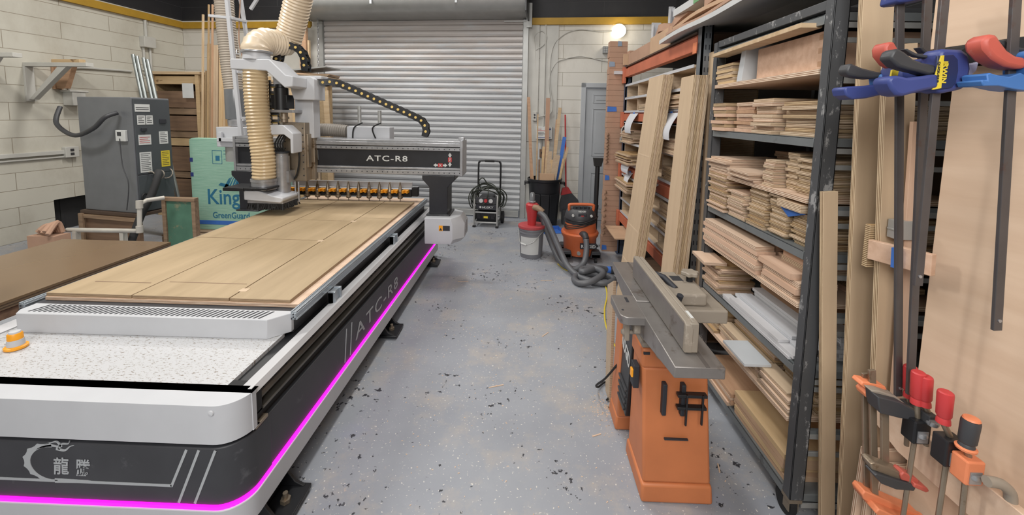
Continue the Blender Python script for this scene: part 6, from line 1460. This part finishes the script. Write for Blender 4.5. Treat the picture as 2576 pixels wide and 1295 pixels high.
pr2(c1, 'handle', 'irwin_blue', [(0.857, 1.707), (0.872, 1.709), (0.897, 1.704), (0.928, 1.708), (0.964, 1.714), (0.968, 1.682), (0.926, 1.672), (0.890, 1.661), (0.873, 1.664), (0.860, 1.678), (0.851, 1.695)], 1.005, 1.055, .008)
pr2(c1, 'release_lever', 'darkgrey', [(0.915, 1.776), (0.922, 1.777), (0.943, 1.767), (0.982, 1.760), (0.980, 1.754), (0.948, 1.758), (0.934, 1.763)], 1.045, 1.06, .002)
pr2(c1, 'jaw', 'rubber', [(1.044, 1.776), (1.056, 1.785), (1.082, 1.791), (1.092, 1.755), (1.070, 1.736), (1.061, 1.745)], 1.045, 1.10, .004)
pr2(c1, 'jaw_pad', 'whiteblue', [(1.065, 1.743), (1.089, 1.748), (1.086, 1.726), (1.073, 1.713)], 1.04, 1.10, .004)
c2 = bar_clamp('middle bar clamp, its orange trigger half hidden behind the black one', 1.12, ((1.020, 1.970), (1.098, 0.843)))
pr2(c2, 'body', 'irwin_blue', [(0.946, 1.735), (0.953, 1.751), (1.008, 1.762), (1.046, 1.766), (1.054, 1.679), (0.957, 1.673)], 1.09, 1.15, .008)
pr2(c2, 'yellow_stripe', 'yellow', [(0.925, 1.731), (0.942, 1.733), (0.939, 1.711), (0.923, 1.709)], 1.084, 1.0895, .0005)
pr2(c2, 'trigger', 'clamp_red', [(0.911, 1.787), (0.917, 1.801), (0.931, 1.803), (0.941, 1.789), (0.958, 1.761), (0.995, 1.735), (1.022, 1.724), (1.002, 1.721), (0.961, 1.733), (0.935, 1.747), (0.915, 1.769)], 1.095, 1.14, .008)
pr2(c2, 'release_lever', 'darkgrey', [(1.009, 1.792), (1.017, 1.793), (1.036, 1.780), (1.053, 1.771), (1.046, 1.766), (1.027, 1.774)], 1.11, 1.13, .002)
c3 = bar_clamp('leftmost bar clamp, with the grey trigger and blue handle reaching over the cart post', 1.16, ((0.983, 1.983), (1.104, 0.809)))
pr2(c3, 'trigger', 'darkgrey', [(0.857, 1.733), (0.863, 1.753), (0.872, 1.753), (0.900, 1.742), (0.943, 1.732), (0.977, 1.729), (0.976, 1.718), (0.924, 1.714), (0.892, 1.717), (0.866, 1.723)], 1.145, 1.18, .006)
pr2(c3, 'handle', 'irwin_blue', [(0.853, 1.686), (0.859, 1.692), (0.895, 1.694), (0.936, 1.698), (0.969, 1.705), (0.999, 1.697), (0.991, 1.676), (0.950, 1.671), (0.915, 1.662), (0.877, 1.658), (0.859, 1.669)], 1.14, 1.19, .007)
pr2(c3, 'body', 'blue', [(0.942, 1.722), (0.948, 1.728), (0.978, 1.725), (0.987, 1.676), (0.955, 1.680), (0.946, 1.703)], 1.14, 1.18, .006)
pr2(c3, 'upper_jaw', 'irwin_blue', [(0.960, 1.916), (0.963, 1.942), (1.055, 1.943), (1.053, 1.923), (1.017, 1.916), (0.989, 1.910), (0.963, 1.908)], 1.13, 1.19, .006)
c4 = bar_clamp('right-hand bar clamp with a faded red trigger and light blue body', .98, ((1.083, 1.926), (1.144, 1.108)))
pr2(c4, 'body', 'blue', [(1.099, 1.754), (1.103, 1.760), (1.140, 1.768), (1.153, 1.677), (1.127, 1.674), (1.110, 1.683)], .955, 1.005, .008)
pr2(c4, 'trigger', 'clamp_red', [(1.005, 1.779), (1.009, 1.791), (1.020, 1.796), (1.031, 1.796), (1.039, 1.784), (1.058, 1.762), (1.078, 1.750), (1.100, 1.747), (1.105, 1.722), (1.086, 1.722), (1.059, 1.727), (1.031, 1.742), (1.009, 1.763)], .955, 1.0, .008)
pr2(c4, 'handle', 'blue', [(1.009, 1.694), (1.012, 1.697), (1.023, 1.695), (1.019, 1.708), (1.026, 1.712), (1.044, 1.707), (1.069, 1.704), (1.092, 1.713), (1.107, 1.706), (1.111, 1.674), (1.083, 1.677), (1.047, 1.684), (1.015, 1.683)], .955, 1.01, .007)
pr2(c4, 'release_lever', 'darkgrey', [(1.071, 1.788), (1.087, 1.791), (1.113, 1.776), (1.142, 1.771), (1.141, 1.764), (1.111, 1.766), (1.089, 1.774)], .99, 1.01, .003)
t1_ = text('IRWIN', ((0.974, 1.743)[0], 1.0105, (0.974, 1.743)[1]), (0.01, 0, -1), (1, 0, 0), .050, .012, 'yellow', 'lettering', c1, bold=.04)
t2_ = text('QUICK-GRIP', ((0.961, 1.742)[0], 1.0083, (0.961, 1.742)[1]), (0.02, 0, -1), (1, 0, 0), .048, .0055, 'ink', 'lettering', c1, bold=.03)
# F-clamps around the curved board
def fclamp(lab, Y, bar, w=.018): 
    t_ = thing('f_clamp', lab, 'clamp', (bar[0][0], Y, bar[0][1]), 0, 'steel clamps at the lower right')
    MB().bar((bar[0][0], Y, bar[0][1]), (bar[1][0], Y, bar[1][1]), w, .008, (0, 1, 0)).build('bar', 'dirty_steel', t_, True, bevel=.001)
    return t_
f1 = fclamp('left steel clamp with orange jaws above and below', 1.16, ((1.004, 0.875), (1.047, 0.490)))
pr2(f1, 'upper_jaw', 'clamp_orange', [(0.973, 0.854), (0.979, 0.864), (1.013, 0.860), (1.043, 0.852), (1.050, 0.842), (1.032, 0.837), (1.017, 0.838), (1.018, 0.812), (0.993, 0.816), (0.987, 0.830), (0.995, 0.838)], 1.135, 1.17)
pr2(f1, 'lower_jaw', 'clamp_orange', [(1.007, 0.520), (1.014, 0.531), (1.059, 0.513), (1.119, 0.487), (1.179, 0.464), (1.176, 0.448), (1.110, 0.463), (1.051, 0.479), (1.012, 0.505)], 1.13, 1.17)
f2 = fclamp('second steel clamp of the left row, with a pale jaw on top', 1.14, ((1.004, 0.898), (1.055, 0.479)))
pr2(f2, 'upper_jaw', 'castgrey', [(0.981, 0.856), (1.008, 0.854), (1.054, 0.839), (1.080, 0.819), (1.074, 0.809), (1.036, 0.817), (0.999, 0.833)], 1.11, 1.15)
pr2(f2, 'lower_jaw', 'clamp_orange', [(1.022, 0.493), (1.032, 0.506), (1.091, 0.481), (1.196, 0.455), (1.164, 0.441), (1.059, 0.461)], 1.10, 1.15)
f3 = fclamp('third steel clamp of the left row, with a black upper jaw and red pads', 1.12, ((1.029, 0.829), (1.055, 0.593)), .020)
pr2(f3, 'upper_jaw', 'darkgrey', [(0.985, 0.851), (1.047, 0.837), (1.119, 0.797), (1.127, 0.781), (1.052, 0.790), (0.997, 0.802), (0.990, 0.823)], 1.09, 1.135)
pr2(f3, 'lower_jaw', 'dirty_steel', [(0.984, 0.652), (0.996, 0.657), (1.047, 0.638), (1.115, 0.611), (1.113, 0.594), (1.049, 0.613), (0.992, 0.633)], 1.09, 1.125)
pr2(f3, 'lower_jaw', 'darkgrey', [(0.989, 0.627), (0.997, 0.632), (1.051, 0.615), (1.107, 0.601), (1.103, 0.584), (1.054, 0.586), (1.013, 0.601)], 1.08, 1.115)
pr2(f3, 'pad', 'clamp_red', [(1.065, 0.626), (1.073, 0.636), (1.117, 0.613), (1.116, 0.599), (1.069, 0.611)], 1.085, 1.115)
pr2(f3, 'pad', 'clamp_red', [(1.094, 0.600), (1.097, 0.612), (1.133, 0.599), (1.138, 0.590), (1.130, 0.585)], 1.075, 1.105)
def hand(t_, a, b, r, mat, Y, n='handle'):
    a, b = Vector((a[0], Y, a[1])), Vector((b[0], Y, b[1])); P_ = [a.lerp(b, t) for t in (0, .03, .10, .75, .82, .88, 1)]
    return MB().tube(P_, [r*.75, r*.95, r, r*.95, r*.75, r*.85, r*.9], 16).build(n, mat, t_, True)
def screwclamp(lab, Y, h0, h1, r, hm, head, hmat, rod):
    t_ = thing('clamp_screw' if False else 'screw_clamp', lab, 'clamp', (h0[0], Y, h0[1]), 0, 'steel clamps at the lower right')
    hand(t_, h0, h1, r, hm, Y)
    if head:
        (x0, z0), (x1, z1) = head
        MB().cyl((h1[0], Y, h1[1]), ((x0+x1)/2, Y, z0), .007, 10).build('spindle', 'dirty_steel', t_, True)
        MB().box(x0, x1, Y-.02, Y+.02, z1, z0).build('head', hmat, t_, True, bevel=.004)
        MB().lathe([(.012, -.006), (.014, 0), (.012, .006)], ((x0+x1)/2, Y-.016, (z0+z1)/2-.006), 16).box((x0+x1)/2-.014, (x0+x1)/2+.014, Y-.022, Y-.02, z1+.006, (z0+z1)/2+.006).build('head_window', 'steel', t_, True)
        MB().tube([((x0+x1)/2, Y, z1), (rod[0], Y, rod[1])], .006, 8).build('rod', 'dirty_steel', t_, True)
    return t_
screwclamp('clamp with a red handle at the left, its tip behind its neighbour', 1.14, (1.110, 0.914), (1.117, 0.820), .016, 'red', ((1.106, 0.803), (1.132, 0.770)), 'darkgrey', (1.125, 0.671))
screwclamp('clamp with the wide red handle and black head in the middle', 1.09, (1.085, 0.928), (1.090, 0.836), .0165, 'red', ((1.073, 0.796), (1.118, 0.731)), 'black', (1.089, 0.470))
screwclamp('clamp whose red handle touches the wide one on its right', 1.08, (1.095, 0.923), (1.101, 0.838), .0155, 'red', ((1.099, 0.821), (1.123, 0.792)), 'darkgrey', (1.118, 0.722))
screwclamp('clamp with the lone red handle over a large black head', 1.02, (1.088, 0.921), (1.091, 0.836), .0165, 'red', ((1.087, 0.799), (1.137, 0.728)), 'black', (1.109, 0.536))
q_ = screwclamp('clamp with the ribbed black and orange handle over an orange head', .98, (1.115, 0.877), (1.111, 0.801), .0185, 'darkgrey', ((1.098, 0.779), (1.142, 0.717)), 'clamp_orange', (1.124, 0.580))
MB().lathe([(.017, 0), (.015, .004), (0, .005)], ((1.115, 0.877)[0], .98, (1.115, 0.877)[1]), 16).build('handle_cap', 'clamp_orange', q_, True)
MB().lathe([(.02, 0), (.021, .005), (.016, .008)], ((1.111, 0.803)[0], .98, (1.111, 0.803)[1]-.004), 16).build('handle_collar', 'clamp_orange', q_, True)
cc_ = thing('c_clamp', 'grey C-shaped clamp arching over the curved board at the bottom right', 'clamp', (1.1, .92, .6))
MB().tube(catmull([(x, .93, z) for x, z in [(1.112, 0.759), (1.138, 0.756), (1.158, 0.745), (1.172, 0.721), (1.177, 0.638)]], 8), .012, 12, flat=1).build('frame', 'castgrey', cc_, True)
# caster details of the near cart corner are part of the cart

import sys as _s
for o in COL.objects:
    if o.parent is None and 'label' in o and not (4 <= len(o['label'].split()) <= 16): print('LONGLABEL', o.name, len(o['label'].split()), o['label'])
